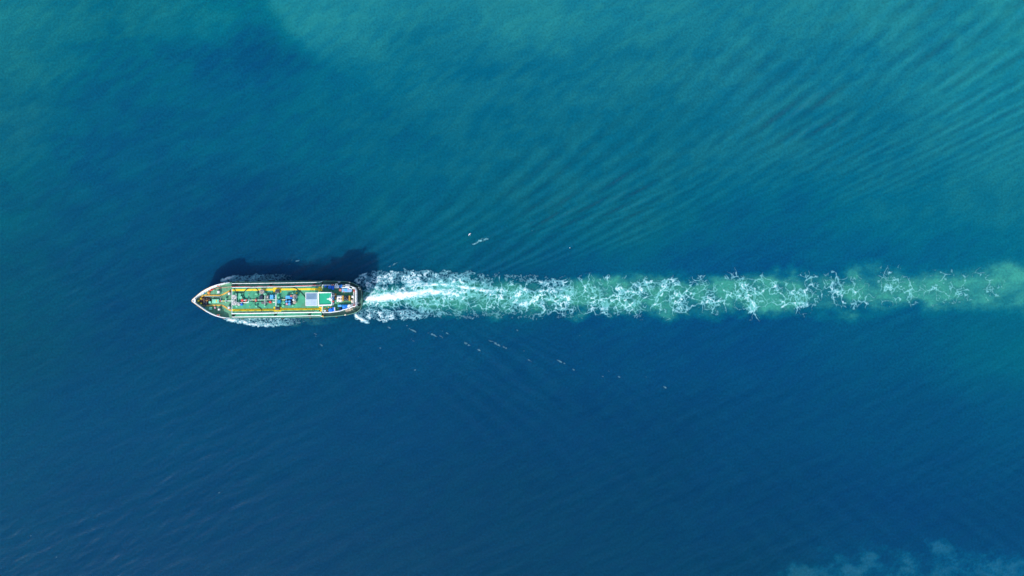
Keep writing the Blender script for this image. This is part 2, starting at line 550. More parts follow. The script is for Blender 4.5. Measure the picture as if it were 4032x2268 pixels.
m, nt, bs = new_mat("sea_water")
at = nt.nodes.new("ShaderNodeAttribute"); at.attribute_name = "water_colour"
geo = nt.nodes.new("ShaderNodeNewGeometry")
nz = nt.nodes.new("ShaderNodeTexNoise"); nz.inputs["Scale"].default_value = 1.7; nz.inputs["Detail"].default_value = 4
nz.inputs["Roughness"].default_value = 0.7
nt.links.new(geo.outputs["Position"], nz.inputs["Vector"])
mr = nt.nodes.new("ShaderNodeMapRange")
mr.inputs[1].default_value = 0.3; mr.inputs[2].default_value = 0.7; mr.inputs[3].default_value = 0.78; mr.inputs[4].default_value = 1.22
nt.links.new(nz.outputs["Fac"], mr.inputs[0])
mul = nt.nodes.new("ShaderNodeMix"); mul.data_type = 'RGBA'; mul.blend_type = 'MULTIPLY'; mul.inputs[0].default_value = 1
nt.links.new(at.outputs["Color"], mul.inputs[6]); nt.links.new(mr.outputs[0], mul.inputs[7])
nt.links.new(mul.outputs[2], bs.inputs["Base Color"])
bs.inputs["Roughness"].default_value = 0.14
bs.inputs["IOR"].default_value = 1.33
bs.inputs["Specular IOR Level"].default_value = 0.28
bs.subsurface_method = 'BURLEY' if hasattr(bs, 'subsurface_method') else 'BURLEY'
bs.inputs["Subsurface Weight"].default_value = 0.55
bs.inputs["Subsurface Radius"].default_value = (0.3, 1.0, 1.4)
bs.inputs["Subsurface Scale"].default_value = 4.0
mp = nt.nodes.new("ShaderNodeMapping"); mp.inputs["Rotation"].default_value = (0, 0, math.radians(-28)); mp.inputs["Scale"].default_value = (0.6, 1.3, 1)
nt.links.new(geo.outputs["Position"], mp.inputs["Vector"])
n2 = nt.nodes.new("ShaderNodeTexNoise"); n2.inputs["Scale"].default_value = 2.2; n2.inputs["Detail"].default_value = 6; n2.inputs["Roughness"].default_value = 0.6
nt.links.new(mp.outputs[0], n2.inputs["Vector"])
bp = nt.nodes.new("ShaderNodeBump"); bp.inputs["Strength"].default_value = 0.32; bp.inputs["Distance"].default_value = 0.14
nt.links.new(n2.outputs["Fac"], bp.inputs["Height"]); nt.links.new(bp.outputs[0], bs.inputs["Normal"])
me.materials.append(m)
sea = bpy.data.objects.new("sea", me)
COL.objects.link(sea)
tag(sea, "blue to teal open sea with wind ripples and a green ship's wake", None, kind="structure")

# ------------------------------------------------------------------ foam
mf, nt, bs = new_mat("sea_foam")
at = nt.nodes.new("ShaderNodeAttribute"); at.attribute_name = "foam_colour"
nt.links.new(at.outputs["Color"], bs.inputs["Base Color"])
bs.inputs["Roughness"].default_value = 0.8


def foam_sheet(name, label, u0, v0, u1, v1, step, field, thr=0.10, cat="foam"):
    us = np.arange(u0, u1, step); vs = np.arange(v1, v0, -step)
    U, V = np.meshgrid(us, vs)
    F = np.clip(field(U, V), 0, 1)
    for _ in range(2):                       # feather the edges of the froth
        G = np.pad(F, 1, mode='edge')
        G = (G[:-2] + 2 * G[1:-1] + G[2:]) / 4
        G = (G[:, :-2] + 2 * G[:, 1:-1] + G[:, 2:]) / 4
        F = 0.35 * F + 0.65 * G
    X = (U - CX) * S; Y = (CY - V) * S
    Z = sea_height(X, Y) + 0.015 + 0.10 * F
    C = 0.25 * (F[:-1, :-1] + F[1:, :-1] + F[:-1, 1:] + F[1:, 1:])
    mk = C > thr
    me, used = grid_mesh(name, X, Y, Z, mk)
    d = np.clip((F.reshape(-1)[used] - thr * 0.8) / (1 - thr * 0.8), 0, 1) ** 0.9
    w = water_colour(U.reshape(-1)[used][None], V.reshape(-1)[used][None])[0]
    # thin foam lets the water colour through, thick foam is white
    d = d[:, None]
    mid = w * 0.62 + np.array([0.11, 0.30, 0.33])
    c = np.where(d < 0.4, w + (mid - w) * (d / 0.4), mid + (np.array([0.84, 0.87, 0.86]) - mid) * (d - 0.4) / 0.6)
    a = me.color_attributes.new("foam_colour", 'FLOAT_COLOR', 'POINT')
    a.data.foreach_set("color", np.concatenate([c, np.ones((len(c), 1))], -1).astype(np.float32).ravel())
    me.materials.append(mf)
    o = bpy.data.objects.new(name, me)
    COL.objects.link(o)
    return tag(o, label, cat, kind="stuff")


CLUST = [(1500, 1150, 60, 26, .8), (1500, 1195, 60, 20, .45), (1640, 1145, 90, 26, .95), (1750, 1135, 60, 22, .8), (1840, 1150, 40, 30, .7), (1800, 1170, 90, 30, .5), (1960, 1160, 60, 30, .6), (2090, 1175, 50, 40, .55),
         (2215, 1190, 36, 34, 1.0), (2320, 1165, 30, 50, .7), (2372, 1165, 16, 60, .7), (2480, 1180, 30, 40, 1.0), (2510, 1235, 20, 24, .6),
         (2672, 1190, 34, 40, .9), (2620, 1240, 16, 24, .5), (2790, 1180, 30, 44, .8), (2935, 1150, 26, 50, .85), (2962, 1215, 18, 44, 1.0), (3060, 1130, 26, 24, .6),
         (3140, 1180, 36, 50, .8), (3200, 1120, 30, 22, .6), (3290, 1120, 30, 42, .95), (3370, 1150, 34, 40, .6),
         (3540, 1130, 40, 34, .7), (3590, 1150, 18, 40, .8), (3760, 1150, 40, 34, .45), (3900, 1120, 26, 40, .55), (2150, 1120, 60, 20, .5),
         (2330, 1095, 44, 18, .6), (2560, 1130, 60, 24, .5), (1860, 1120, 50, 18, .45)]


def crackle(U, V, cell, width, seed, warp=1.0):
    wu = U + warp * cell * 0.9 * (fbm(U / (cell * .8), V / (cell * .8), seed + 1, 4) - 0.5)
    wv = V + warp * cell * 0.9 * (fbm(U / (cell * .8), V / (cell * .8), seed + 2, 4) - 0.5)
    f1, f2 = worley(wu / cell, wv / cell, seed)
    return np.clip(1 - (f2 - f1) / np.maximum(width, 1e-3), 0, 1)


def wake_field(U, V):
    yc = wake_center(U); hw = wake_half(U)
    n = (V - yc) / hw
    low = fbm(U / 60, V / 40, 101, 3)
    cl = np.zeros_like(U)
    for (a, b, su, sv, w) in CLUST:
        sk = (V - b) * 0.25
        cl = np.maximum(cl, w * np.exp(-((U - a - sk) / (su * 1.25)) ** 2 - ((V - b) / (sv * 1.15)) ** 2))
    along = np.interp(U, [1395, 1425, 2000, 2600, 3200, 3700, 3950, 4060], [0.0, 0.95, 0.9, 0.72, 0.55, 0.38, 0.24, 0.10])
    prof = sstep(1.3, 0.5, np.abs(n + 0.9 * (low - 0.5)))
    E = np.clip(prof * along * (0.38 + 0.55 * sstep(0.4, 0.7, low)) + 0.85 * cl * (0.25 + 0.75 * np.clip(along * 1.5, 0, 1)), 0, 1.1)
    brk = sstep(0.30, 0.66, fbm(U / 24, V / 24, 221, 4, 0.6))
    Es = np.clip(E, 0, 1)

    def lace(sc, seed, w):
        qx = U + 1.1 * sc * (fbm(U / sc, V / sc, seed, 3) - 0.5) * 2; qy = V + 1.1 * sc * (fbm(U / sc, V / sc, seed + 5, 3) - 0.5) * 2
        nn = fbm(qx / sc, qy / sc, seed + 9, 4, 0.55)
        return np.clip(1 - np.abs(nn - 0.5) / w, 0, 1)
    c1 = crackle(U, V, 52, 0.045 + 0.05 * Es, 201, 1.5)
    c2 = crackle(U, V, 26, 0.06 + 0.08 * Es, 211, 1.6)
    l1_ = lace(64, 266, 0.008 + 0.016 * Es)
    l2_ = lace(20, 281, 0.016 + 0.030 * Es)
    k1 = sstep(0.0, 0.42, E); k2 = sstep(0.26, 0.75, E); k3 = sstep(0.5, 0.9, E)
    F = np.maximum.reduce([c1 * k1 * (0.50 + 0.45 * brk), c2 * k2 * (0.34 + 0.55 * brk), l1_ * k1 * (0.34 + 0.5 * brk), l2_ * k3 * (0.25 + 0.6 * brk)])
    F = F * (0.72 + 0.42 * Es)
    h1 = crackle(U, V, 52, 0.42, 201, 1.5) ** 2 * k1 * (0.4 + 0.6 * brk); h2 = crackle(U, V, 26, 0.45, 211, 1.6) ** 2 * k2
    froth = 0.27 * np.maximum(h1, 0.8 * h2) * (0.35 + 0.9 * sstep(0.35, 0.65, fbm(U / 5.5, V / 4.5, 293, 4, 0.65)))
    F = np.maximum(F, froth * (0.35 + 0.65 * Es))
    # thin film of bubbles between the filaments
    film = 0.13 * sstep(0.25, 1.0, E) * sstep(0.42, 0.72, fbm(U / 13, V / 10, 291, 5, 0.65))
    F = np.maximum(F, film) + 0.35 * film
    # solid propeller wash right behind the stern
    yc2 = np.interp(U, [1420, 1620, 1700, 1850, 2000], [1180, 1160, 1148, 1160, 1172])
    core = gauss(V - yc2, np.interp(U, [1420, 1500, 1620, 1900], [8, 21, 20, 20])) * np.interp(U, [1425, 1445, 1620, 1760, 1980], [0, 1.15, 1.05, .7, 0])
    tex = 0.55 * fbm(U / 16 + 0.5 * fbm(U / 9, V / 9, 231, 2), V / 8, 233, 4, 0.6) + 0.45 * (1 - np.abs(2 * fbm(U / 9, V / 6, 235, 4, 0.6) - 1))
    F = np.maximum(F, np.clip(core * 1.5 - 0.75 + 2.2 * (tex - 0.5), 0, 1) * (core > .02))
    # second streak branching upward, as in the photo
    yc3 = np.interp(U, [1430, 1560, 1660, 1760, 1900, 2040], [1132, 1128, 1118, 1122, 1142, 1158])
    br = gauss(V - yc3, 10) * np.interp(U, [1440, 1560, 1640, 1900, 2060], [0.25, .35, .8, .8, 0])
    F = np.maximum(F, np.clip(br * 1.3 - 0.8 + 2.4 * (tex - 0.5), 0, 1) * (br > .02))
    # curly broken foam in the two outer bands
    up0 = np.interp(U, [1392, 1420, 1460, 1560, 1800, 2200, 2500], [1106, 1085, 1066, 1062, 1066, 1085, 1105])
    up1 = np.interp(U, [1392, 1430, 1700, 2200, 2500], [1116, 1128, 1118, 1118, 1120])
    lo0 = np.interp(U, [1390, 1440, 1700, 2200, 2500], [1238, 1212, 1216, 1224, 1232])
    lo1 = np.interp(U, [1390, 1412, 1450, 1700, 2200, 2500], [1246, 1258, 1266, 1252, 1262, 1272])
    wob = 34 * (fbm(U / 42, V / 42, 241, 4) - 0.5)
    bu = sstep(-7, 7, V - up0 + wob) * sstep(12, -12, V - up1 + wob)
    bl = sstep(-10, 10, V - lo0 + wob) * sstep(9, -7, V - lo1 + wob)
    du = np.interp(U, [1392, 1410, 1500, 1700, 1900, 2300, 2450, 2650], [0.2, 1.0, .9, .74, .5, .34, .2, 0]) * bu
    dl = np.interp(U, [1390, 1400, 1470, 1600, 1800, 2300, 2500, 2750], [0.2, 1.05, .95, .7, .46, .34, .24, 0]) * bl
    D = np.maximum(du, dl)
    wx = U + 12 * (fbm(U / 11, V / 11, 251, 4) - 0.5); wy = V + 12 * (fbm(U / 11, V / 11, 253, 4) - 0.5)
    r = 1 - np.abs(2 * fbm(wx / 6.5, wy / 5, 255, 4, 0.6) - 1) * (4.0 - 1.2 * D)
    r = r * (0.35 + 0.85 * sstep(0.35, 0.62, fbm(U / 22, V / 16, 257, 3)))
    F = np.maximum(F, np.clip(r, 0, 1) * sstep(0.12, 0.85, D) * (0.38 + 0.58 * D))
    # sharp bright lips of the two diverging stern waves
    l1 = gauss(V - np.interp(U, [1392, 1420, 1460], [1110, 1086, 1068]), 7) * sstep(1470, 1440, U) * (U > 1390)
    l2 = gauss(V - np.interp(U, [1394, 1420, 1450], [1240, 1255, 1266]) + 6 * (fbm(U / 8, V / 8, 243, 3) - .5), 9) * sstep(1475, 1430, U) * (U > 1392)
    F = np.maximum(F, np.clip(1.3 * np.maximum(l1 * .62, l2) - 0.75 + 2.4 * (tex - 0.48), 0, 1) * (np.maximum(l1, l2) > .03))
    return F * sstep(1389, 1404, U) * np.interp(U, [2300, 3500, 4000], [1.0, 0.82, 0.7])


def bow_field_star(U, V):
    lip = np.interp(U, [862, 880, 935, 960, 1010, 1060, 1120, 1240], [1112, 1100, 1082, 1088, 1078, 1080, 1074, 1098])
    E = sstep(-5, 6, V - lip + 10 * (fbm(U / 16, V / 16, 301, 3) - .5)) * np.interp(U, [862, 875, 1000, 1120, 1200, 1280], [0, 1, .85, .45, .28, 0])
    wx = U + 8 * (fbm(U / 10, V / 10, 303, 3) - .5)
    r = np.clip(1 - np.abs(2 * fbm(wx / 6.5, V / 5.5, 305, 4, .6) - 1) * 3.6, 0, 1)
    c = crackle(U, V, 13, 0.1 + 0.12 * E, 307)
    F = np.maximum(r, c * .8) * sstep(.1, .9, E) * 0.6
    s = gauss(V - np.interp(U, [865, 905, 945], [1106, 1094, 1082]), 6) * sstep(955, 900, U) * (U > 866)
    return np.maximum(F, np.clip(s * 1.1 - .35 + .9 * (fbm(U / 7, V / 6, 309, 3) - .35), 0, 1)) * sstep(862, 880, U)


def bow_field_port(U, V):
    lip = np.interp(U, [868, 900, 950, 1010, 1080, 1150, 1260, 1400], [1258, 1268, 1276, 1288, 1288, 1284, 1270, 1252])
    E = sstep(-5, 7, lip - V + 10 * (fbm(U / 14, V / 14, 311, 3) - .5)) * np.interp(U, [866, 885, 1080, 1160, 1240, 1400], [0, 1, .95, .5, .28, .18])
    wx = U + 8 * (fbm(U / 9, V / 9, 313, 3) - .5)
    r = np.clip(1 - np.abs(2 * fbm(wx / 6, V / 4.6, 315, 4, .62) - 1) * 3.6, 0, 1)
    s = gauss(V - (lip - 9), 8) * np.interp(U, [866, 890, 1060, 1140], [0, .95, .9, 0])
    F = r * sstep(.1, .9, E) * (.36 + .45 * E)
    return np.maximum(F, np.clip(1.2 * s - .6 + 1.8 * (fbm(U / 9, V / 6, 317, 4) - .45), 0, 1)) * sstep(862, 885, U)


def fleck_field(ang, pts, seed, cs=(26, 5)):
    a = math.radians(ang)

    def f(U, V):
        F = np.zeros_like(U)
        tx = fbm((U * math.cos(a) + V * math.sin(a)) / 7, (-U * math.sin(a) + V * math.cos(a)) / 2.4, seed, 4, .6)
        for (pu, pv, L, W, w) in pts:
            du = U - pu; dv = V - pv
            p = du * math.cos(a) + dv * math.sin(a); q = -du * math.sin(a) + dv * math.cos(a)
            q = q + 0.012 * p * p / max(L, 1) * 2
            F = np.maximum(F, w * np.exp(-(p / L) ** 2 - (q / W) ** 2))
        return np.clip(F * 0.5 * sstep(.36, .66, tx), 0, 1)
    return f


foam_sheet("wake_foam", "white foam filaments and froth trailing behind the tanker's stern", 1388, 1040, 4200, 1300, 1.05, wake_field)
foam_sheet("bow_wave_foam", "bluish foam in the hull's shadow along the tanker's upper side", 858, 1060, 1290, 1122, 1.0, bow_field_star)
foam_sheet("bow_wave_foam", "bright sunlit foam along the tanker's lower side below the bow", 858, 1240, 1402, 1310, 1.0, bow_field_port)

pr = random.Random(3)
fl = [(1545, 1296, 28, 3, .6), (1598, 1280, 20, 3, .55), (1630, 1303, 26, 3, .7), (1700, 1316, 26, 4, .75), (1738, 1326, 18, 3, .6), (1755, 1310, 24, 3, .65),
      (1805, 1336, 12, 3, .7), (1850, 1360, 30, 5, .62), (1885, 1378, 20, 4, .6), (1950, 1352, 34, 4, .68), (1985, 1366, 20, 4, .6), (1915, 1340, 14, 3, .6),
      (2065, 1382, 14, 3, .8), (2082, 1420, 14, 5, .6), (2212, 1427, 22, 3, 1.0), (2258, 1455, 8, 3, .7), (2342, 1470, 14, 3, .6), (2375, 1482, 10, 3, .55),
      (2395, 1462, 12, 3, .5), (2440, 1485, 12, 3, .6), (2545, 1485, 14, 3, .5), (2620, 1526, 24, 3, .65), (2515, 1535, 10, 3, .6), (2035, 1300, 12, 3, .6),
      (1500, 1372, 14, 3, .5), (1635, 1457, 16, 4, .5), (1270, 1360, 16, 5, .5), (1245, 1326, 8, 3, .65), (1242, 1316, 9, 3, .6), (1140, 1316, 12, 3, .5), (1400, 1400, 16, 5, .5)]
for _ in range(60):
    t = pr.random()
    pu = 1500 + t * 1350 + pr.uniform(-150, 150); pv = 1285 + (t * 260) * pr.random() + pr.uniform(0, 60)
    fl.append((pu, pv, pr.uniform(4, 14), pr.uniform(1.3, 2.4), pr.uniform(.25, .5)))
foam_sheet("glint_flecks", "thin slanting wave-crest glints painted as pale flecks below the wake", 1120, 1270, 2900, 1600, 2.0, fleck_field(26, fl, 401))  # glints on the wave crests, painted as pale flecks of foam colour
foam_sheet("whitecap", "single small breaking crest above the wake, right of the gull", 1850, 920, 1950, 975, 1.0,
           fleck_field(-24, [(1872, 957, 16, 4, 1.1), (1892, 947, 16, 5, 1.1), (1912, 943, 18, 5, .8)], 405), cat="whitecap")
foam_sheet("whitecap", "faint long crest of foam running up and right from the stern wave", 1500, 980, 1680, 1060, 1.5,
           fleck_field(-30, [(1545, 1043, 22, 3, .65), (1570, 1031, 14, 2.5, .6), (1650, 1012, 16, 2.5, .5)], 407), cat="whitecap")
foam_sheet("whitecap", "faint slim crest of foam farther right of the small breaking crest", 2040, 890, 2160, 930, 1.5,
           fleck_field(-20, [(2100, 905, 26, 3, .5)], 409), cat="whitecap")
foam_sheet("whitecap", "small pair of bluish crests in the shadow above the middle of the tanker", 1100, 1012, 1200, 1056, 1.0,
           fleck_field(-10, [(1148, 1025, 6, 2.2, 1.0), (1172, 1027, 9, 2.2, 1.2), (1130, 1043, 16, 1.6, .6)], 411), cat="whitecap")
fl = []
for _ in range(30):
    pu = pr.uniform(20, 1150); pv = 1620 + 640 * pr.random() ** 0.7 - 0.1 * pu
    fl.append((pu, pv, pr.uniform(4, 12), pr.uniform(1.4, 2.4), pr.uniform(.22, .36)))
fl += [(765, 2012, 12, 3, .6), (862, 1940, 10, 2.5, .5), (915, 1945, 12, 2.5, .5), (230, 2190, 16, 4, .5), (385, 2190, 10, 4, .5), (120, 2110, 8, 3, .5)]
foam_sheet("wavelet_glints", "tiny wavelet glints painted as pale flecks in the lower left of the sea", 0, 1500, 1250, 2268, 2.2, fleck_field(-28, fl, 415))  # reflections off wavelets drawn as faint coloured flecks

# ================================================================== THE SHIP
LIFT = 2.3            # the ship rides high, lightly loaded
ZM, ZT, ZF, ZP, ZH, ZC, ZR = (z + LIFT for z in (1.5, 3.0, 2.7, 2.2, 4.9, 6.3, 7.9))
ship_base = P(1088, 1181, 0)
ship = thing("tanker_ship", "small green-decked tanker with yellow walkways steaming left and trailing a wake", "ship", ship_base)


def part(mb, name, mat, smooth=False, label=None, parent=None):
    o = mb.build(name, M[mat], parent=parent or ship, smooth=smooth)
    if label:
        o["label"] = label
    return o


# outline of the hull at its upper edge: (px, py, z of edge)
STAR = [(754, 1184.5, 4.5), (757, 1179, 4.45), (766, 1171, 4.4), (780, 1159, 4.3), (794, 1148, 4.25), (812, 1137.5, 4.2), (831.5, 1128, 4.1), (850, 1121.5, 4.0),
        (868, 1116.8, 3.9), (886, 1113, 3.6), (905, 1110.4, 2.6), (920, 1109.4, 1.8), (976, 1108.8, 1.65), (1089, 1106.8, 1.6), (1200, 1106, 1.65), (1262, 1106, 1.8),
        (1272, 1105.5, 3.0), (1319, 1106, 3.05), (1350, 1107, 3.1), (1370, 1109, 3.1), (1391, 1114, 3.15), (1408, 1122.5, 3.2), (1419, 1132, 3.2), (1424, 1146, 3.2), (1426, 1165, 3.2), (1426.5, 1180, 3.2)]
PORT = [(1426, 1195, 3.2), (1423.5, 1209, 3.2), (1418, 1220, 3.2), (1408, 1228, 3.15), (1391, 1235, 3.1), (1370, 1240.5, 3.1), (1326, 1246, 3.05), (1272, 1249.5, 3.0), (1262, 1249.5, 1.8),
        (1152, 1251.5, 1.6), (1080, 1252, 1.6), (980, 1253.5, 1.65), (920, 1254, 1.8), (905, 1254, 2.6), (886, 1253, 3.6), (868, 1250.5, 3.9), (850, 1245.5, 4.0), (831.5, 1238, 4.1), (811, 1227, 4.2),
        (788, 1211, 4.25), (775, 1201.5, 4.3), (765, 1194.5, 4.4), (757, 1188.5, 4.45)]
OUT = [(x, y, z + LIFT) for x, y, z in STAR + PORT]


def offs(pts, d):
    """pixel outline moved inward by d (scalar or per point)"""
    n = len(pts); res = []
    for i in range(n):
        a = Vector(pts[i - 1][:2]); b = Vector(pts[(i + 1) % n][:2])
        t = (b - a).normalized()
        nn = Vector((-t.y, t.x))
        dd = d[i] if hasattr(d, '__len__') else d
        res.append((pts[i][0] + nn.x * dd, pts[i][1] + nn.y * dd))
    return res


# hull shell in three rings, flared at the bow, tucked under at the stern
nO = len(OUT)
hb = MB(); hb2 = MB()
top = [P(x, y, z) for x, y, z in OUT]
cxs, cys = P(1100, 1181, 0)[0], P(1100, 1181, 0)[1]


def ring(z, kb, bowin, stin):
    r = []
    for (x, y, zz), w in zip(OUT, top):
        t = max(0.0, min(1.0, (930 - x) / 175)); s_ = max(0.0, min(1.0, (x - 1360) / 66))
        r.append(Vector((w[0] + t * bowin - s_ * stin, cys + (w[1] - cys) * (1 - kb * t - 0.10 * s_), z)))
    return r


R1 = ring(2.2, 0.05, 0.3, 0.75)
R2 = ring(-1.2, 0.36, 2.6, 2.6)


def strip(mb, A, B):
    b = len(mb.v); n = len(A)
    mb.v += [tuple(p) for p in A] + [tuple(p) for p in B]
    for i in range(n):
        j = (i + 1) % n
        mb.f.append((b + i, b + j, b + n + j, b + n + i))
    return mb


strip(hb, top, R1)
part(hb, "hull", 'hull', smooth=False)
strip(hb2, [p - Vector((0, 0, 0.0)) for p in R1], R2)
part(hb2, "hull_bottom", 'boot', label="dull red underwater hull")

# gunwale strip (pale green) and inner face of the bulwark
inn = offs(OUT, 2.0)
g = MB()
A = [p + Vector((0, 0, 0.03)) for p in top]
B = [P(x, y, o[2]) + Vector((0, 0, 0.03)) for (x, y), o in zip(inn, OUT)]
bow_i = [i for i, o in enumerate(OUT) if o[0] < 912]
n0 = max(i for i in bow_i if i < len(STAR)); n1 = min(i for i in bow_i if i >= len(STAR))
aft = list(range(n0, n1 + 1))


def open_strip(mb, A, B, idx):
    b = len(mb.v)
    mb.v += [tuple(A[i]) for i in idx] + [tuple(B[i]) for i in idx]
    n = len(idx)
    for i in range(n - 1):
        mb.f.append((b + i, b + i + 1, b + n + i + 1, b + n + i))
    return mb


open_strip(g, A, B, aft)
part(g, "gunwale", 'gunwale')
# bow bulwark: white cap rail and flared inner face, thickness 2 px
bowidx = list(range(n1, nO)) + list(range(0, n0 + 1))
cap_in = offs(OUT, 3.0)
A2 = [p + Vector((0, 0, 0.05)) for p in top]
B2 = [P(x, y, o[2] + 0.05) for (x, y), o in zip(cap_in, OUT)]
FS = [(770, 1184), (774, 1178), (780, 1173), (790, 1165), (802, 1155.5), (815, 1147), (833, 1137.6), (850, 1130.4), (867, 1124.4), (886, 1118.6), (905, 1114), (911, 1113)]
FP = [(770, 1185.5), (775, 1191), (782, 1197), (791, 1203.5), (811, 1218.5), (833, 1231.5), (850, 1239.6), (868, 1245.8), (886, 1249.6), (905, 1251.4), (911, 1251.6)]
zfoot = ZF
B3 = []
for x, y, z in OUT:
    L_ = FS if y < 1184.6 else FP
    fx = 770 + (x - 754) * 0.55 if x < 789 else x + 0.3
    if x > 789:
        fx = x
    B3.append(P(fx, np.interp(fx, [p[0] for p in L_], [p[1] for p in L_]), zfoot))
cap = MB(); open_strip(cap, A2, B2, bowidx); open_strip(cap, [p + Vector((0, 0, -0.12)) for p in A2], A2, bowidx)
part(cap, "cap_rail", 'white')
q = MB(); q.tube([top[i] + Vector((0, 0, .04)) for i in list(range(nO - 5, nO)) + list(range(0, 7))], .05, 6); part(q, "stem_edge", 'ochre', label="rust-stained edge round the tip of the bow")
bw = MB(); open_strip(bw, [p - Vector((0, 0, 0.001)) for p in B2], B3, bowidx)
part(bw, "bow_bulwark", 'white')
# small white breasthook plate filling the stem
bh = MB(); bh.poly([(756.5, 1184.5), (767, 1174.5), (769.5, 1180), (769.5, 1189), (766.5, 1193)], 4.42 + LIFT, 4.25 + LIFT)
part(bh, "breasthook", 'white')
fh = MB(); fh.torus(P(759.8, 1185.2, 4.46 + LIFT), 0.13, 0.05, 12, 6)
part(fh, "fairlead", 'dark')
# bulwark stays
for side in (0, 1):
    if side == 0:
        pts = [(i, t) for i in range(3, 9) for t in (0.0, 0.5)]
    else:
        pts = [(i, t) for i in range(n1 + 1, nO - 3) for t in (0.0, 0.5)]
    for i, t in pts:
        j = i + 1
        a = B2[i].lerp(B2[j], t) - Vector((0, 0, 0.02)); b = B3[i].lerp(B3[j], t)
        inward = (b - a); inward.z = 0; inward.normalize()
        tang = (B2[j] - B2[i]).normalized() * 0.035
        c = b + inward * 0.42
        q = MB(); q.v = [tuple(p + s_ * tang) for s_ in (-1, 1) for p in (a, b, c)]
        q.f = [(0, 1, 2), (5, 4, 3), (0, 2, 5, 3), (1, 0, 3, 4), (2, 1, 4, 5)]
        part(q, "bulwark_stay", 'white')

# decks
fd = MB(); fd.poly(FS + FP[::-1], ZF, ZF - 0.15)
part(fd, "foredeck", 'deck_fore')
fb = MB(); fb.box(910, 1112, 912.5, 1253, ZM - 0.2, ZF - 0.02)
part(fb, "foredeck_bulkhead", 'gunwale')
md = MB(); md.poly([(905, 1112.5), (1268, 1108.5), (1268, 1247.5), (905, 1251.8)], ZM, ZM - 0.15)
part(md, "main_deck", 'deck_side')
tk = MB(); tk.poly([(912.5, 1132.5), (1262, 1129.5), (1262, 1231.5), (912.5, 1234.5)], ZT, ZM - 0.05)
part(tk, "cargo_trunk", 'deck')
# weld seams / transverse stiffeners as low proud strips
for x in (945, 998, 1052, 1112, 1172, 1232):
    s_ = MB(); s_.box(x - 0.5, 1133.5, x + 0.5, 1231, ZT - 0.02, ZT + 0.025)
    part(s_, "deck_seam", 'deck')
s_ = MB(); s_.box(1168, 1181.2, 1250, 1181.9, ZT - 0.02, ZT + 0.02); part(s_, "deck_seam", 'deck')

poop_in = offs(OUT, 3.0)
pd = MB(); pd.poly([q for q, o in zip(poop_in, OUT) if o[0] > 1270] , ZP, ZP - 0.2)
part(pd, "poop_deck", 'deck_poop')
# poop bulwark inner wall with thickness
pidx = [i for i, o in enumerate(OUT) if o[0] >= 1262]
pw = MB()
open_strip(pw, [P(x, y, o[2]) for (x, y), o in zip(offs(OUT, 2.0), OUT)], [P(x, y, max(ZP - 0.05, 0)) for (x, y), o in zip(offs(OUT, 3.2), OUT)], pidx)
part(pw, "poop_bulwark", 'deck_poop')
for yy in ((1108, 1128), (1232, 1249)):
    ff = MB(); ff.box(1266.5, yy[0], 1268.5, yy[1], ZM - 0.1, ZP + 0.02)
    part(ff, "poop_front", 'deck_poop')
# rubber stern fender strip
rs = MB(); rs.tube([P(x, y, 2.2 + LIFT) + Vector((0.0, 0, 0)) for x, y, z in OUT if x > 1406], 0.16, 8, 3)
part(rs, "stern_fender", 'rubber', smooth=True)

# yellow walkways
def lane(pts, w, z, mat, name="walkway", label=None, th=0.07):
    mb = MB(); L = []; R = []
    for i, (x, y) in enumerate(pts):
        a = Vector(pts[max(i - 1, 0)]); b = Vector(pts[min(i + 1, len(pts) - 1)])
        t = (b - a).normalized(); n = Vector((-t.y, t.x)) * w / 2
        L.append(P(x + n.x, y + n.y, z + th)); R.append(P(x - n.x, y - n.y, z + th))
    b = len(mb.v); k = len(pts)
    lo = [p - Vector((0, 0, th)) for p in L]; ro = [p - Vector((0, 0, th)) for p in R]
    mb.v = [tuple(p) for p in L + R + lo + ro]
    for i in range(k - 1):
        mb.f += [(i, i + 1, k + i + 1, k + i), (i + 1, i, 2 * k + i, 2 * k + i + 1), (k + i, k + i + 1, 3 * k + i + 1, 3 * k + i)]
    mb.f += [(0, k, 3 * k, 2 * k), (k - 1, 3 * k - 1, 4 * k - 1, 2 * k - 1)]
    return part(mb, name, mat, label=label)


lane([(784, 1178), (788, 1174.5), (793, 1169), (799, 1165), (808, 1162.3), (830, 1162.4), (850, 1162.8), (862, 1162.8), (871, 1162), (880, 1158.5), (890, 1153), (901, 1147), (911, 1142.8)], 5.4, ZF, 'ochre', label="worn curving yellow walkway on the upper side of the foredeck")
lane([(808, 1203.8), (830, 1202.8), (850, 1202), (869, 1202), (877, 1203.2), (885, 1208), (893, 1213.5), (901, 1218.8), (911, 1223.2)], 5.4, ZF, 'ochre', label="worn curving yellow walkway on the lower side of the foredeck")


def ylane(segs, label):
    mb = MB()
    for (x0, y0, x1, y1) in segs:
        mb.box(x0, y0, x1, y1, ZT - 0.01, ZT + 0.08, bev=0.3)
    return part(mb, "walkway", 'yellow', label=label)


def qlane(xa, ya, xb, yb, w, label):
    mb = MB(); mb.poly([(xa, ya - w / 2), (xb, yb - w / 2), (xb, yb + w / 2), (xa, ya + w / 2)], ZT + 0.07, ZT - 0.01)
    part(mb, "walkway", 'yellow', label=label)


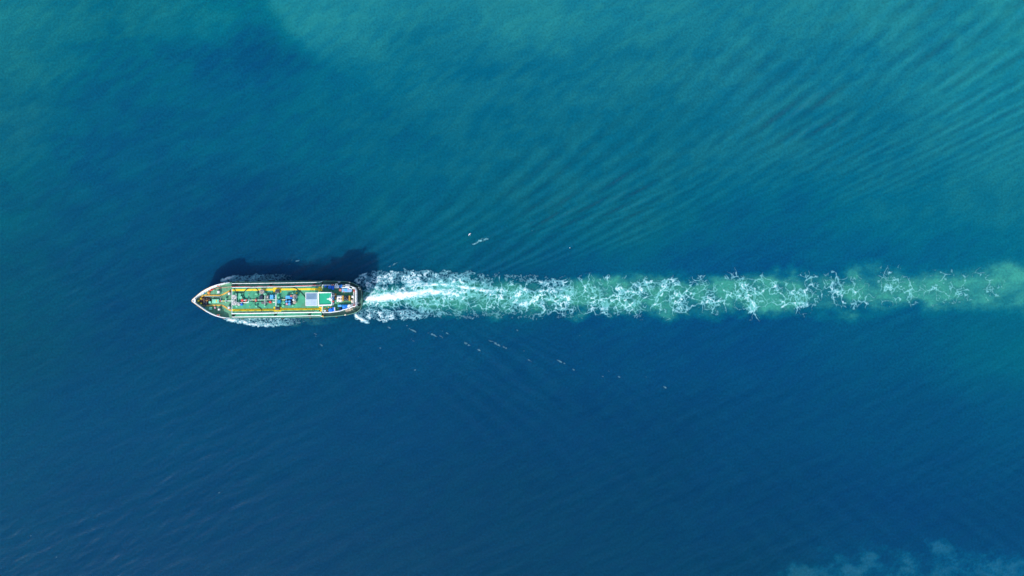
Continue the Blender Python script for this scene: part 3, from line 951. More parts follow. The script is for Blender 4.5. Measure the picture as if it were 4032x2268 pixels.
qlane(913, 1142.6, 1076, 1140, 7.4, "straight yellow walkway forward of the manifold, upper side")
qlane(1107, 1139.6, 1254, 1138.6, 7.2, "straight yellow walkway aft of the manifold, upper side")
qlane(913, 1221.2, 1077, 1219.5, 8.2, "straight yellow walkway forward of the manifold, lower side")
qlane(1108, 1218, 1256, 1216.4, 8.0, "straight yellow walkway aft of the manifold, lower side")
ylane([(1076, 1132, 1107, 1143.2), (1076, 1143.2, 1082.5, 1151), (1100, 1143.2, 1107, 1151)], "yellow manifold platform on the upper side")
ylane([(1077.5, 1214.5, 1107.5, 1226), (1077.5, 1208, 1083.5, 1214.5), (1100.5, 1208, 1107.5, 1214.5)], "yellow manifold platform on the lower side")
ylane([(1254, 1133, 1259, 1149), (1254, 1128.5, 1266, 1133)], "yellow bracket-shaped landing at the upper aft end")
ylane([(1256, 1208, 1261, 1226), (1256, 1220.5, 1268, 1226)], "yellow bracket-shaped landing at the lower aft end")
# little yellow stairs up to the house
for yy, dy in ((1139.5, 0), (1214, 0)):
    for k in range(4):
        q = MB(); q.box(1261.5 + k * 2.6, yy - 5.0, 1263.8 + k * 2.6, yy + 5.0, ZT + 0.2 + 0.38 * k, ZT + 0.27 + 0.38 * k)
        part(q, "stair_tread", 'yellow')
    q = MB()
    for s_ in (-5.2, 5.2):
        q.tube([P(1261, yy + s_, ZT + 0.9), P(1271.5, yy + s_, ZT + 2.3)], 0.03, 6)
    part(q, "stair_handrail", 'ochre')


# railings: top rail, lower wires, stanchions
def railing(pts, z, h, r=0.085, step=31, mat='white', name="railing", label=None, wires=2):
    mb = MB()
    W = [P(x, y, z + h) for x, y in pts]
    mb.tube(W, r, 8)
    for k in range(wires):
        f = (k + 1) / (wires + 1)
        mb.tube([Vector((p.x, p.y, z + h * f)) for p in W], 0.022, 5)
    acc = 0.0
    for a, b in zip(W[:-1], W[1:]):
        L = (b - a).length; d = step * S; s_ = acc
        while s_ < L:
            p = a.lerp(b, s_ / L)
            mb.tube([Vector((p.x, p.y, z)), p], 0.035, 6)
            s_ += d
        acc = s_ - L
    p = W[-1]
    mb.tube([Vector((p.x, p.y, z)), p], 0.035, 6)
    return part(mb, name, mat, label=label)


railing([(886, 1116.6), (911, 1116.6), (1000, 1115.6), (1100, 1114.2), (1200, 1112.6), (1257, 1111.4), (1270, 1108.2)], ZM, 1.05, 0.085, 31, label="white outer rail on the shaded upper side")
railing([(886, 1248.8), (935, 1247.6), (1020, 1246.6), (1100, 1245.2), (1200, 1243.2), (1258, 1242.4), (1272, 1246.6)], ZM, 1.05, 0.10, 31, label="white outer rail on the sunlit lower side")
railing([(913, 1131.6), (1000, 1130.6), (1100, 1129.2), (1200, 1126.8), (1258, 1125.4), (1261, 1122)], ZT, 0.95, 0.07, 29, label="white inner rail on the upper edge of the cargo trunk")
railing([(913, 1237), (913, 1234.6), (1000, 1233.6), (1100, 1231.6), (1200, 1230.2), (1264, 1229.2)], ZT - 0.05, 0.95, 0.12, 29, label="thick white inner rail on the lower edge of the cargo trunk")
railing([(912.6, 1137.5), (912.6, 1160), (912.6, 1185), (912.6, 1237)], ZT, 0.75, 0.05, 22, label="white rail across the forward end of the cargo trunk", wires=1)
# pipes along the decks
q = MB(); q.tube([P(833, 1141, ZF + .3), P(842, 1137.8, ZF + .3), P(870, 1133.6, ZF + .3), P(911, 1129.2, ZF + .35)], 0.05, 7)
part(q, "fire_main", 'fadedred', label="faded red fire pipe running aft across the foredeck")
q = MB(); q.tube([P(911, 1128.2, ZT - .25), P(1000, 1127.4, ZT - .25), P(1100, 1125.8, ZT - .25), P(1258, 1122.6, ZT - .25)], 0.06, 7)
part(q, "fire_main", 'red', label="red fire pipe along the upper trunk side")
q = MB(); q.tube([P(807, 1167.3, ZF + .5), P(863, 1168.3, ZF + .5), P(867, 1170, ZF + .5), P(868.3, 1174, ZF + .5), P(868.3, 1183, ZF + .5), P(868.3, 1184.5, ZF + .1)], 0.05, 7)
part(q, "thin_pipe", 'lgrey', label="thin light grey pipe loop beside the green hatch")
q = MB(); q.tube([P(870, 1185, ZF + .35), P(911, 1184.6, ZF + .4), P(926, 1181.6, ZT + .3)], 0.075, 8)
part(q, "foam_line", 'white', label="white pipe from the red valve to the trunk")
q = MB(); q.tube([P(876, 1185, ZF + .36), P(884, 1184.9, ZF + .37)], 0.085, 8); part(q, "pipe_band", 'yellow')
q = MB(); q.tube([P(957, 1182.2, ZT + .5), P(972, 1181.6, ZT + .5), P(979, 1181.4, ZT + .5), P(985, 1181.2, ZT + .3)], 0.085, 8)
q.tube([P(978.5, 1182, ZT + .5), P(978.5, 1189.5, ZT + .5), P(976.5, 1191.2, ZT + .5), P(932, 1191.8, ZT + .5)], 0.095, 8)
part(q, "white_pipe_loop", 'white', label="white pipe looping back below the round red valve")
q = MB(); q.tube([P(982, 1181.3, ZT + .3), P(1086, 1179.6, ZT + .3), P(1130, 1179.2, ZT + .3)], 0.06, 8)
part(q, "centre_line_pipe", 'offwhite', label="thin white pipe along the middle of the cargo trunk")
for xx in (996, 1112, 1118):
    q = MB(); q.tube([P(xx, 1181, ZT + .3), P(xx + 5, 1180.9, ZT + .3)], 0.07, 8); part(q, "pipe_band", 'yellow')
q = MB(); q.tube([P(1087, 1160, ZT + .9), P(1087, 1204, ZT + .9)], 0.14, 10)
for yy in (1160.2, 1203.8):
    q.tube([P(1087, yy, ZT + .9), P(1087, yy, ZT)], 0.13, 8)
part(q, "manifold_pipe", 'offwhite', label="thick white cross pipe at the manifold", smooth=False)
q = MB(); q.tube([P(1043.2, 1163, ZT + .8), P(1043.2, 1200, ZT + .8)], 0.08, 8)
for yy in (1163, 1181, 1200):
    q.tube([P(1043.2, yy, ZT + .8), P(1043.2, yy, ZT)], 0.05, 6)
part(q, "cross_pipe", 'offwhite', label="slim white cross pipe forward of the manifold")
q = MB(); q.tube([P(931, 1160, ZT + .1), P(931, 1160.5, ZT + 1.0), P(931, 1202, ZT + 1.0), P(931, 1202.5, ZT + .1)], 0.055, 7)
q.tube([P(931, 1172, ZT + .5), P(931, 1196, ZT + .5)], 0.035, 6)
part(q, "guard_frame", 'lgrey', label="pale frame beside the round rope tubs")
# manifold boxes
for yy0, yy1 in ((1139.5, 1155), (1209.5, 1220.5)):
    q = MB(); q.box(1083.8, yy0, 1099, yy1, ZT, ZT + .75, bev=1.0); part(q, "manifold_box", 'grey')
    for k in range(3):
        q = MB(); yv = (yy0 + yy1) / 2
        q.lathe(1087 + k * 4.2, yv, [(.10, ZT + .7), (.10, ZT + .95), (.14, ZT + .97), (.14, ZT + 1.0)], 10)
        part(q, "manifold_valve", 'dark')
# dark machinery clutter near lower manifold in the port passage
for (a, b) in ((1078, 1240), (1212, 1241), (912, 1243)):
    q = MB(); q.box(a, b - 2.4, a + 9, b + 2.6, ZM, ZM + .5, bev=.4); q.cyl(a + 2.5, b, 1.6, ZM, ZM + .75, 10); q.cyl(a + 6.5, b, 1.6, ZM, ZM + .75, 10)
    part(q, "mooring_bitts", 'dark')
for (a, b) in ((1062, 1121), (1232, 1119), (925, 1121)):
    q = MB(); q.box(a, b - 2, a + 9, b + 2, ZM, ZM + .3, bev=.4); q.cyl(a + 2.5, b, 1.5, ZM, ZM + .6, 10); q.cyl(a + 6.5, b, 1.5, ZM, ZM + .6, 10)
    part(q, "mooring_bitts", 'dark')


# tank hatches, vents and valves
def vent(x, y, r, z, h=.55, mat='green', arm=None):
    q = MB(); R = r * S
    q.lathe(x, y, [(R * .45, z), (R * .45, z + h * .55), (R, z + h * .6), (R, z + h * .85), (R * .6, z + h)], 14)
    if arm is not None:
        a = math.radians(arm); c = P(x, y, z + h * .7)
        q.tube([c, c + Vector((math.cos(a), math.sin(a), 0)) * R * 2.2], 0.05, 6)
    o = part(q, "tank_vent", mat)
    w = MB(); w.torus(P(x, y, z + h + .10), R * .5, 0.03, 12, 5); w.tube([P(x, y, z + h - .05), P(x, y, z + h + .12)], 0.03, 5)
    w.tube([P(x, y, z + h + .1) + Vector((-R * .5, 0, 0)), P(x, y, z + h + .1) + Vector((R * .5, 0, 0))], 0.02, 4)
    part(w, "handwheel", 'lgreen', parent=o)


for (x, y, r, arm, mt) in ((929, 1158, 4.2, 180, 'green'), (1009, 1157, 4.6, 200, 'green'), (1041.6, 1157, 5.0, 170, 'lgreen'),
                           (1009, 1205.5, 4.2, None, 'green'), (1042, 1205, 4.2, 150, 'green'), (931, 1206, 4.0, 90, 'lgreen'),
                           (1152, 1154.5, 4.0, 180, 'green'), (1114, 1203, 4.6, None, 'green'), (1093, 1155.5, 4.0, 20, 'lgreen'),
                           (1097, 1170.5, 4.4, 45, 'green'), (1153, 1203, 4.2, None, 'green'), (1118, 1191, 5.2, None, 'green'), (1095, 1205, 4.4, 200, 'lgreen')):
    vent(x, y, r, ZT, .6, mt, arm)
for (x, y, r, arm) in ((889, 1176, 4.2, 120), (889, 1190, 3.6, None), (842, 1143.5, 2.6, -90)):
    vent(x, y, r, ZF, .55, 'green', arm)
q = MB(); q.cyl(948, 1171, 5.0, ZT, ZT + .45, 18); part(q, "round_hatch", 'lgreen')
q = MB(); q.poly([(938, 1155), (950, 1155.4), (945.5, 1170), (938, 1184)], ZT + .5, ZT)
part(q, "slanted_hatch", 'green', label="bright green slanted hatch behind the round tubs")
q = MB(); q.box(834.5, 1178, 861.5, 1193, ZF, ZF + .75, bev=.8); o = part(q, "store_hatch", 'lgreen', label="large light green hatch on the foredeck")
w = MB(); w.box(850.5, 1181, 853, 1190, ZF + .75, ZF + .82); part(w, "hatch_strip", 'yellow', parent=o)
q = MB(); q.box(822, 1209, 833.5, 1220, ZF, ZF + .6, bev=.6); part(q, "small_hatch", 'lgreen', label="small square light green hatch near the lower bulwark")
q = MB(); q.box(821.5, 1186, 830, 1194.5, ZF, ZF + .8, bev=.8); part(q, "motor_box", 'lgreen', label="pale green box at the aft end of the windlass")

# windlass on the bow
wl = MB(); wl.poly([(786, 1176), (800, 1168), (826, 1170), (833, 1182), (828, 1196), (812, 1207), (796, 1200), (786, 1194)], ZF + .06, ZF)
wob = part(wl, "windlass", 'dark', label="dark rusty anchor windlass crowded behind the bow bollards")
for i, (x, y, r, L) in enumerate(((797, 1178, 3.2, 8), (797, 1190, 3.2, 8), (806, 1184, 4.2, 16), (815, 1178, 2.6, 9), (815, 1190, 2.6, 8))):
    q = MB(); c = P(x, y, ZF + .1 + r * S)
    q.tube([c + Vector((0, -L * S / 2, 0)), c + Vector((0, L * S / 2, 0))], r * S, 12)
    part(q, "drum", ('rust', 'dark', 'dark', 'rust', 'dark')[i], parent=wob)
for (x0, y0, x1, y1, mt) in ((801, 1174, 803, 1196, 'grey'), (811, 1174, 812.6, 1196, 'grey'), (819, 1176, 826, 1183, 'dark'), (812, 1182.5, 818, 1185, 'orange'), (788, 1181, 794, 1188, 'dark')):
    q = MB(); q.box(x0, y0, x1, y1, ZF, ZF + .62, bev=.3); part(q, "gearbox", mt, parent=wob)
for yy in (1181.5, 1187.5):
    q = MB()
    for k in range(14):
        x = 783 + k * 1.7
        q.torus(P(x, yy + (0.3 if k % 2 else -.3), ZF + .25 + .012 * k), .07, .03, 8, 5, 'z' if k % 2 else 'y')
    part(q, "anchor_chain", 'fadedred' if yy < 1184 else 'dark', parent=wob)
q = MB()
for k in range(9):
    q.tube([P(800 + rnd.uniform(-6, 20), 1184 + rnd.uniform(-10, 12), ZF + .2 + rnd.random() * .5), P(806 + rnd.uniform(-6, 18), 1184 + rnd.uniform(-10, 12), ZF + .2 + rnd.random() * .5)], .035, 5)
part(q, "brake_lever", 'rust', parent=wob)
for (x, y, r) in ((780.7, 1184.6, 3.2), (791.2, 1176.2, 2.7), (791, 1194.6, 2.7)):
    q = MB(); q.lathe(x, y, [(r * S * .7, ZF), (r * S * .7, ZF + .7), (r * S, ZF + .74), (r * S, ZF + .84), (r * S * .55, ZF + .9)], 14)
    part(q, "bow_bollard", 'yellow')
# foredeck round cover and valve gear
q = MB(); q.lathe(821.2, 1153, [(.40, ZF), (.40, ZF + .25), (.28, ZF + .38), (.1, ZF + .42)], 18); part(q, "ventilator_cover", 'orange', label="round rusty orange ventilator cover near the upper bulwark")
q = MB(); q.cyl(866.3, 1184.6, 2.2, ZF, ZF + .6, 12); part(q, "hydrant", 'red', label="small red hydrant behind the light green hatch")
q = MB(); q.cyl(846, 1212, 3.2, ZF, ZF + .5, 12); q.tube([P(843, 1206, ZF + .4), P(846, 1212, ZF + .5), P(850, 1214, ZF + .4)], .06, 6); part(q, "pink_winch_drum", 'pink')
# mooring winches with white rope wound on drums (rope is part of the winch)
def rope_winch(x, y, w, h, label, z):
    o = MB(); o.box(x - w / 2, y - h / 2, x + w / 2, y + h / 2, z, z + .18, bev=.3)
    o = part(o, "mooring_winch", 'green', label=label)
    q = MB(); c = P(x, y, z + .5)
    for k in range(6):
        q.torus(c + Vector((0, (-h * .36 + k * h * .145) * S, 0)), .27, .085, 16, 6, 'y')
    part(q, "wound_rope", 'wrope', parent=o, smooth=True)
    for s_ in (-1, 1):
        q = MB(); q.tube([c + Vector((0, s_ * h * .46 * S, 0)), c + Vector((0, s_ * h * .5 * S, 0))], .42, 16)
        part(q, "flange", 'grey', parent=o)


rope_winch(861, 1150.5, 18, 12, "white rope winch near the upper bulwark", ZF)
rope_winch(903.5, 1157, 12, 11, "white rope winch at the upper forward edge of the trunk", ZF)
rope_winch(902, 1212, 12, 11, "white rope winch at the lower forward edge of the trunk", ZF)
rope_winch(863, 1219, 12, 9, "white rope winch near the lower bulwark", ZF)

# valves on the trunk
q = MB(); q.lathe(953.5, 1182.2, [(.15, ZT), (.15, ZT + .45), (.36, ZT + .5), (.36, ZT + .6), (.2, ZT + .68)], 18); part(q, "round_valve", 'red', label="round red valve left of the white pipe loop")
q = MB(); q.torus(P(970.6, 1181, ZT + .7), .15, .05, 12, 6); q.cyl(970.6, 1181, 1.2, ZT, ZT + .7, 8); q.cyl(966, 1186, 2.4, ZT, ZT + .55, 10); part(q, "red_valve_pair", 'red')
q = MB(); q.box(1004, 1176.5, 1010.5, 1186.5, ZT, ZT + .5, bev=.6); q.cyl(1007, 1181.6, 2.4, ZT + .3, ZT + .8, 10)
for dy in (-8, 8):
    q.tube([P(1007, 1181.6 + dy, ZT + .3), P(1007, 1181.6, ZT + .4)], .04, 6)
part(q, "cargo_pump", 'fadedred', label="faded red pump on the centre line")
q = MB(); q.box(1029, 1187, 1047, 1197, ZT, ZT + .02); q.cyl(1037, 1192, 3.2, ZT, ZT + .5, 10); q.lathe(1051, 1190, [(.28, ZT), (.28, ZT + .5), (.12, ZT + .6)], 12, 1.3, .8); part(q, "valve_gear", 'grey')
q = MB(); q.cyl(1166.5, 1154.5, 2.8, ZT, ZT + .5, 14); part(q, "yellow_cap_post", 'yellow')
q = MB(); q.box(1074, 1188, 1083.5, 1191.2, ZT, ZT + .12, bev=.5); part(q, "white_step_plate", 'white')
q = MB(); q.cyl(1154.2, 1181, 3.1, ZT + .0, ZT + 2.3, 14); part(q, "white_capped_mast", 'white', label="white capped post beside the tall rope basket")
q = MB(); q.tube([P(1120, 1172, ZT + .3), P(1127, 1168, ZT + .3)], .07, 6); part(q, "valve_linkage", 'rust')
q = MB(); q.tube([P(1119, 1188, ZT + .3), P(1126, 1184, ZT + .3)], .07, 6); part(q, "valve_linkage", 'rust')
q = MB()
for (x, y) in ((1081, 1162), (1083, 1167), (1080, 1170)):
    q.cyl(x, y, 1.5, ZT, ZT + .5, 8)
part(q, "gauge_cluster", 'lblue')
# tall thin gas vents (cast long shadows on the deck)
for (x, y) in ((980, 1160), (983, 1207), (1228, 1146)):
    q = MB(); q.tube([P(x, y, ZT), P(x, y, ZT + 1.6) + Vector((0.02, 0, 0))], .04, 6); q.cyl(x, y, 1.3, ZT + 1.5, ZT + 1.75, 8); part(q, "gas_vent_post", 'ochre')

# ---- accommodation house
HOUSE = [(1268, 1122.5), (1316, 1122.5), (1345, 1121), (1380, 1126), (1397, 1133), (1402.5, 1145), (1402.5, 1203), (1372, 1214), (1336, 1225), (1300, 1230), (1268, 1231)]
hs = MB(); hs.poly(HOUSE, ZH - .16, ZP)
house = part(hs, "deckhouse", 'white')
hd = MB(); hd.poly(HOUSE, ZH, ZH - .155)
part(hd, "boat_deck", 'deck_boat')
# portholes and doors on the house sides
hp = [P(x, y, ZH - .16) for x, y in HOUSE]
hp = [Vector((p.x, p.y, 0)) for p in hp]
for i in range(len(hp)):
    a, b = hp[i], hp[(i + 1) % len(hp)]
    L = (b - a).length; t = (b - a).normalized(); nrm = Vector((t.y, -t.x, 0))
    mid = (a + b) / 2
    if (mid + nrm - Vector((hp[0].x + 4, cys, 0))).length < (mid - nrm - Vector((hp[0].x + 4, cys, 0))).length:
        nrm = -nrm
    k = int(L // 1.5)
    for j in range(k):
        c = a + t * (L * (j + .5) / k) + nrm * .012 + Vector((0, 0, ZP + 1.7))
        q = MB(); q.tube([c - nrm * .03, c + nrm * .03], .17, 14); w = part(q, "porthole", 'glass', parent=house)
wb = MB()
# white bulwark / rail round the boat deck
railing([(1300, 1122.2), (1268.5, 1122.2), (1268.5, 1134)], ZH, .95, .09, 14, label="white rail at the forward upper corner of the boat deck")
railing([(1268.5, 1203), (1268.5, 1231), (1300, 1230.3), (1336, 1225), (1372, 1214), (1402, 1203.5)], ZH, .95, .09, 14, label="white rail along the lower edge of the boat deck")
railing([(1402, 1203.5), (1402, 1145), (1396.5, 1133.5), (1380, 1126.5)], ZH, .95, .07, 12, label="white rail round the aft end of the boat deck")
wb.poly([(1269, 1229), (1300, 1228.2), (1336, 1222.6), (1372, 1211.4), (1401, 1201.2), (1402.5, 1204), (1372, 1214.5), (1336, 1225.6), (1300, 1230.8), (1269, 1231.4)], ZH + .55, ZH - .02)
part(wb, "side_screen", 'white', label="white side screen along the lower edge of the boat deck")
wb = MB(); wb.poly([(1391, 1150), (1394, 1150), (1394, 1200), (1391, 1200)], ZH + .5, ZH - .02); wb.poly([(1397.5, 1140), (1401, 1146), (1401, 1201), (1397.5, 1201)], ZH + .5, ZH - .02)
part(wb, "aft_screen", 'offwhite', label="twin pale screens at the aft end of the boat deck")
wb = MB(); wb.poly([(1268.5, 1121.2), (1312, 1121.2), (1312, 1124), (1268.5, 1124)], ZH + .5, ZH - .02); part(wb, "side_screen", 'white', label="white side screen along the upper edge of the boat deck")

# wheelhouse with green roof
wf = MB(); wf.box(1254, 1153, 1305, 1203, ZH - .02, ZR - .25)
wh = part(wf, "wheelhouse", 'white')
for (x0, x1, y) in ((1254, 1305, 1153), (1254, 1305, 1203)):
    for k in range(5):
        a = P(x0 + (x1 - x0) * (k + .14) / 5, y, ZR - .25); b = P(x0 + (x1 - x0) * (k + .86) / 5, y, ZR - .25)
        s_ = .02 if y < 1180 else -.02
        q = MB(); q.quad_prism([Vector((a.x, a.y - .02, ZR - .7)), Vector((b.x, a.y - .02, ZR - .7)), Vector((b.x, a.y + s_ * 1.5, ZR - .7)), Vector((a.x, a.y + s_ * 1.5, ZR - .7))], ZR - 1.6)
        part(q, "window", 'glass', parent=wh)
for x in (1254, 1305):
    for k in range(5):
        a = P(x, 1153 + 50 * (k + .14) / 5, ZR - .25); b = P(x, 1153 + 50 * (k + .86) / 5, ZR - .25)
        s_ = -.03 if x < 1280 else .03
        q = MB(); q.quad_prism([Vector((a.x - .02, b.y, ZR - .7)), Vector((a.x + s_, b.y, ZR - .7)), Vector((a.x + s_, a.y, ZR - .7)), Vector((a.x - .02, a.y, ZR - .7))], ZR - 1.6)
        part(q, "window", 'glass', parent=wh)
rf = MB(); rf.poly([(1251, 1150), (1306, 1151), (1307.5, 1201.5), (1252, 1206.5)], ZR - .1, ZR - .28)
rf = part(rf, "wheelhouse_roof", 'white')
q = MB(); q.poly([(1255.3, 1155), (1303.6, 1153.4), (1304.6, 1198.2), (1256, 1199.8)], ZR - .085, ZR - .1); part(q, "roof_deck", 'roof', parent=rf)
edge = [(1251, 1150), (1306, 1151), (1307.5, 1201.5), (1252, 1206.5)]
inner = [(1255.3, 1154.6), (1303.8, 1153.2), (1304.8, 1198.6), (1256, 1200)]
for i in range(4):
    j = (i + 1) % 4
    q = MB(); q.poly([edge[i], edge[j], inner[j], inner[i]], ZR + .12, ZR - .105); part(q, "roof_coaming", 'white', parent=rf)

# grey-blue canopy forward of the wheelhouse with glazed panels
fr = MB(); Z1, Z0 = ZC, ZC - .12
fr.box(1203, 1152, 1205.2, 1204.6, Z0, Z1); fr.box(1205.2, 1152, 1249, 1154.0, Z0, Z1); fr.box(1205.2, 1202.6, 1249, 1204.6, Z0, Z1); fr.box(1248.2, 1154.0, 1249.4, 1202.6, Z0, Z1)
fr = part(fr, "canopy_frame", 'white')
for i in range(4):
    for j in range(4):
        x0 = 1205.4 + i * 10.75; y0 = 1154.3 + j * 12.1
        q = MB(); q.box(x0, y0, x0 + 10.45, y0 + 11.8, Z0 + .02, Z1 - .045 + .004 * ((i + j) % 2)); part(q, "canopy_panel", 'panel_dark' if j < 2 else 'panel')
for (x, y) in ((1206, 1155), (1206, 1201), (1247, 1155), (1247, 1201)):
    q = MB(); t = P(x, y, Z0); q.tube([t, Vector((t.x, t.y, ZT))], .05, 7); part(q, "canopy_post", 'white')

# radar mast and aerials
ms = MB(); c = P(1301.3, 1176.5, ZR); ms.lathe(1301.3, 1176.5, [(.22, ZR - .08), (.16, ZR + 1.6), (.42, ZR + 1.7), (.44, ZR + 1.85), (.25, ZR + 2.05), (.06, ZR + 2.12)], 16, zref=ZR + 1.7)
mast = part(ms, "radar_mast", 'white', smooth=False)
q = MB(); q.tube([P(1288.5, 1177, ZR + 1.5), P(1302, 1176.8, ZR + 1.5)], .08, 8); q.lathe(1288.8, 1177, [(.14, ZR + 1.3), (.16, ZR + 1.5), (.08, ZR + 1.65)], 10); part(q, "radar_arm", 'white', parent=mast)
q = MB(); q.tube([P(1302, 1178, ZR + 1.2), P(1301.5, 1188.5, ZR + 1.2)], .1, 8); q.tube([P(1299.6, 1164, ZR + 1.1), P(1301, 1176, ZR + 1.2)], .06, 6); part(q, "signal_yard", 'lgrey', parent=mast)
q = MB(); q.box(1304.5, 1184.5, 1314, 1189.6, ZR - .6, ZR - .05, bev=1.2); part(q, "signal_lamp_box", 'red', label="small red box at the aft edge of the wheelhouse roof")
for (x0, y0, x1, y1, h, mt) in ((1307, 1153, 1313, 1160, 1.3, 'lgrey'), (1308, 1161, 1314, 1167, 1.6, 'white'), (1307.5, 1169, 1313.5, 1179, 1.3, 'lblue'), (1308.5, 1193, 1314, 1199, 1.1, 'offwhite')):
    q = MB(); q.box(x0, y0, x1, y1, ZH, ZH + h, bev=.6); part(q, "equipment_locker", mt)
# engine-room skylight with four domes
q = MB(); q.box(1326, 1163, 1347.5, 1189, ZH, ZH + .55, bev=.5); sk = part(q, "skylight", 'white', label="white square skylight with four round domes")
for (x, y, mt) in ((1331.5, 1169.5, 'white'), (1341, 1169.5, 'white'), (1331.8, 1180.5, 'offwhite'), (1341.2, 1181, 'offwhite')):
    w = MB(); w.lathe(x, y, [(.32, ZH + .55), (.32, ZH + .75), (.24, ZH + .95), (.08, ZH + 1.02)], 16); part(w, "dome", mt, parent=sk)
for (x, y) in ((1332.5, 1186), (1343.5, 1186)):
    w = MB(); w.box(x - 2.4, y - 1.2, x + 2.4, y + 1.2, ZH + .55, ZH + .6); part(w, "vent_slot", 'navy', parent=sk)
# funnel/engine casing between two yellow bars
q = MB(); q.box(1353.2, 1165, 1373, 1183.5, ZH, ZH + .9, bev=.5); ec = part(q, "engine_casing", 'navy', label="dark open engine casing between two yellow bars")
for (x, y, r, h) in ((1358, 1170, 2.2, 1.7), (1357.5, 1178, 2.4, 1.5), (1364, 1174, 1.6, 2.0), (1368, 1179, 2.0, 1.3)):
    w = MB(); w.cyl(x, y, r, ZH + .85, ZH + h, 12); part(w, "exhaust_pipe", 'grey', parent=ec)
for x in (1348.3, 1373.2):
    q = MB(); q.box(x, 1163.8, x + 4, 1185.2, ZH, ZH + 1.35, bev=1.0); part(q, "casing_bar", 'ochre')
# aft small fittings
q = MB(); q.box(1315, 1180, 1325, 1194, ZH, ZH + .5, bev=1.5); part(q, "green_locker", 'green', label="green locker left of the white skylight")
q = MB(); q.box(1317.5, 1155.5, 1323.5, 1163.5, ZH, ZH + .4, bev=.6); q.box(1318, 1168.5, 1323.5, 1179, ZH, ZH + .35, bev=.6); part(q, "rusty_bin", 'orange')
q = MB(); q.tube([P(1276, 1216, ZH + .1), P(1284, 1213, ZH + .1)], .09, 6); q.cyl(1293.5, 1210.5, 2.2, ZH, ZH + .3, 10); q.cyl(1302.5, 1210.5, 2.6, ZH, ZH + .3, 10); q.cyl(1289, 1222, 2.8, ZH, ZH + .4, 10); part(q, "rusty_fittings", 'orange')
q = MB(); q.box(1384, 1195, 1388, 1206, ZH, ZH + .9, bev=.5); part(q, "grey_locker", 'lgrey')
# poop deck fittings
for (x, y) in ((1412, 1133), (1416, 1139), (1376, 1112.5), (1270, 1245), (1359, 1240)):
    q = MB(); q.box(x - 3, y - 2, x + 3, y + 2, ZP + .6, ZP + 1.05, bev=.6); part(q, "stern_fairlead", 'beige' if x > 1300 else 'ochre')
for (x, y) in ((1401, 1172), (1408, 1206), (1393, 1224)):
    q = MB(); q.cyl(x, y, 2.4, ZP, ZP + .6, 12); q.cyl(x + 5, y + .6, 2.4, ZP, ZP + .6, 12); q.box(x - 3.4, y - 3, x + 8.4, y + 3.4, ZP, ZP + .1); part(q, "stern_bitts", 'deck_poop')
q = MB(); q.poly([(1402, 1190), (1404, 1187), (1412.5, 1193), (1409.5, 1195.4)], ZP + 1.5, ZP + 1.4); part(q, "gangway_step", 'offwhite', label="pale tilted step at the stern")
q = MB(); q.poly([(1328, 1108), (1341, 1108), (1337, 1112.5), (1334.5, 1113.5), (1332, 1112.5)], ZP + 1.2, ZP + .5); part(q, "side_chock", 'lgrey', label="pale triangular chock on the upper poop bulwark")
for (x, y) in ((881, 1254.0), (872, 1113.4)):
    q = MB(); q.box(x - 4.5, y - 1.0, x + 4.5, y + 1.2, 2.4 + LIFT, 3.3 + LIFT); part(q, "draught_plate", 'boot', label=None)

# ================================================================== LOOSE THINGS ON BOARD AND AROUND
def drum(x, y, r, z, mat, label, h=.88):
    t = thing("oil_drum", label, "drum", P(x, y, z), "oil drums on the tanker")
    R = r * S
    q = MB(); q.lathe(x, y, [(R, z), (R * 1.02, z + h * .33), (R, z + h * .35), (R, z + h * .64), (R * 1.02, z + h * .66), (R, z + h)], 18)
    q.build("drum_body", M[mat], t)
    q = MB(); q.torus(P(x, y, z + h), R * .93, .03, 18, 6); q.build("rim", M[mat], t)
    q = MB(); q.lathe(x, y, [(R * .16, z + h - .01), (R * .16, z + h + .03)], 8); q.build("bung", M['navy' if mat != 'fadedred' else 'red'], t)


drum(1146, 1165.3, 3.6, ZT, 'fadedred', "faded red oil drum at the right end of the light blue tank")
drum(1146, 1173.6, 3.7, ZT, 'blue', "blue oil drum directly below the faded red drum")
drum(1127.3, 1187.2, 3.9, ZT, 'lblue', "light blue drum, left one of the pair just under the centre pipe's end")
drum(1139, 1187.0, 3.9, ZT, 'lblue', "light blue drum, right one of the pair just under the centre pipe's end")
drum(1128.6, 1197.2, 3.9, ZT, 'pink', "pinkish drum at the lower left of the drum group")
drum(1138.4, 1197.2, 4.9, ZT, 'lblue', "widest light blue drum, at the bottom of the drum group")
drum(950.3, 1199, 3.9, ZT, 'blue', "single blue drum beside the small rope tub")
drum(1281, 1127.5, 4.2, ZH, 'blue', "small blue drum at the upper forward corner of the boat deck")
drum(1338.8, 1142, 5.2, ZH, 'fadedred', "pinkish red drum left of the covered pale blue workboat", .7)
drum(1063.2, 1189.8, 4.8, ZT, 'red', "bright red drum left of the thick white cross pipe", .6)


def tank(x, y, r, z, label):
    t = thing("water_tank", label, "water tank", P(x, y, z), "round blue water tanks")
    R = r * S
    q = MB(); q.lathe(x, y, [(R * .97, z), (R, z + .1), (R, z + .95), (R * .93, z + 1.08), (R * .5, z + 1.14), (R * .12, z + 1.16)], 24); q.build("tank_body", M['blue'], t)
    q = MB(); q.lathe(x, y, [(.09, z + 1.14), (.09, z + 1.2)], 10); q.build("cap", M['navy'], t)


tank(1297.8, 1130.8, 6.8, ZH, "round blue tank near the upper rail of the boat deck")
tank(1300.3, 1221.6, 7.4, ZH, "round bright blue tank near the lower rail of the boat deck")


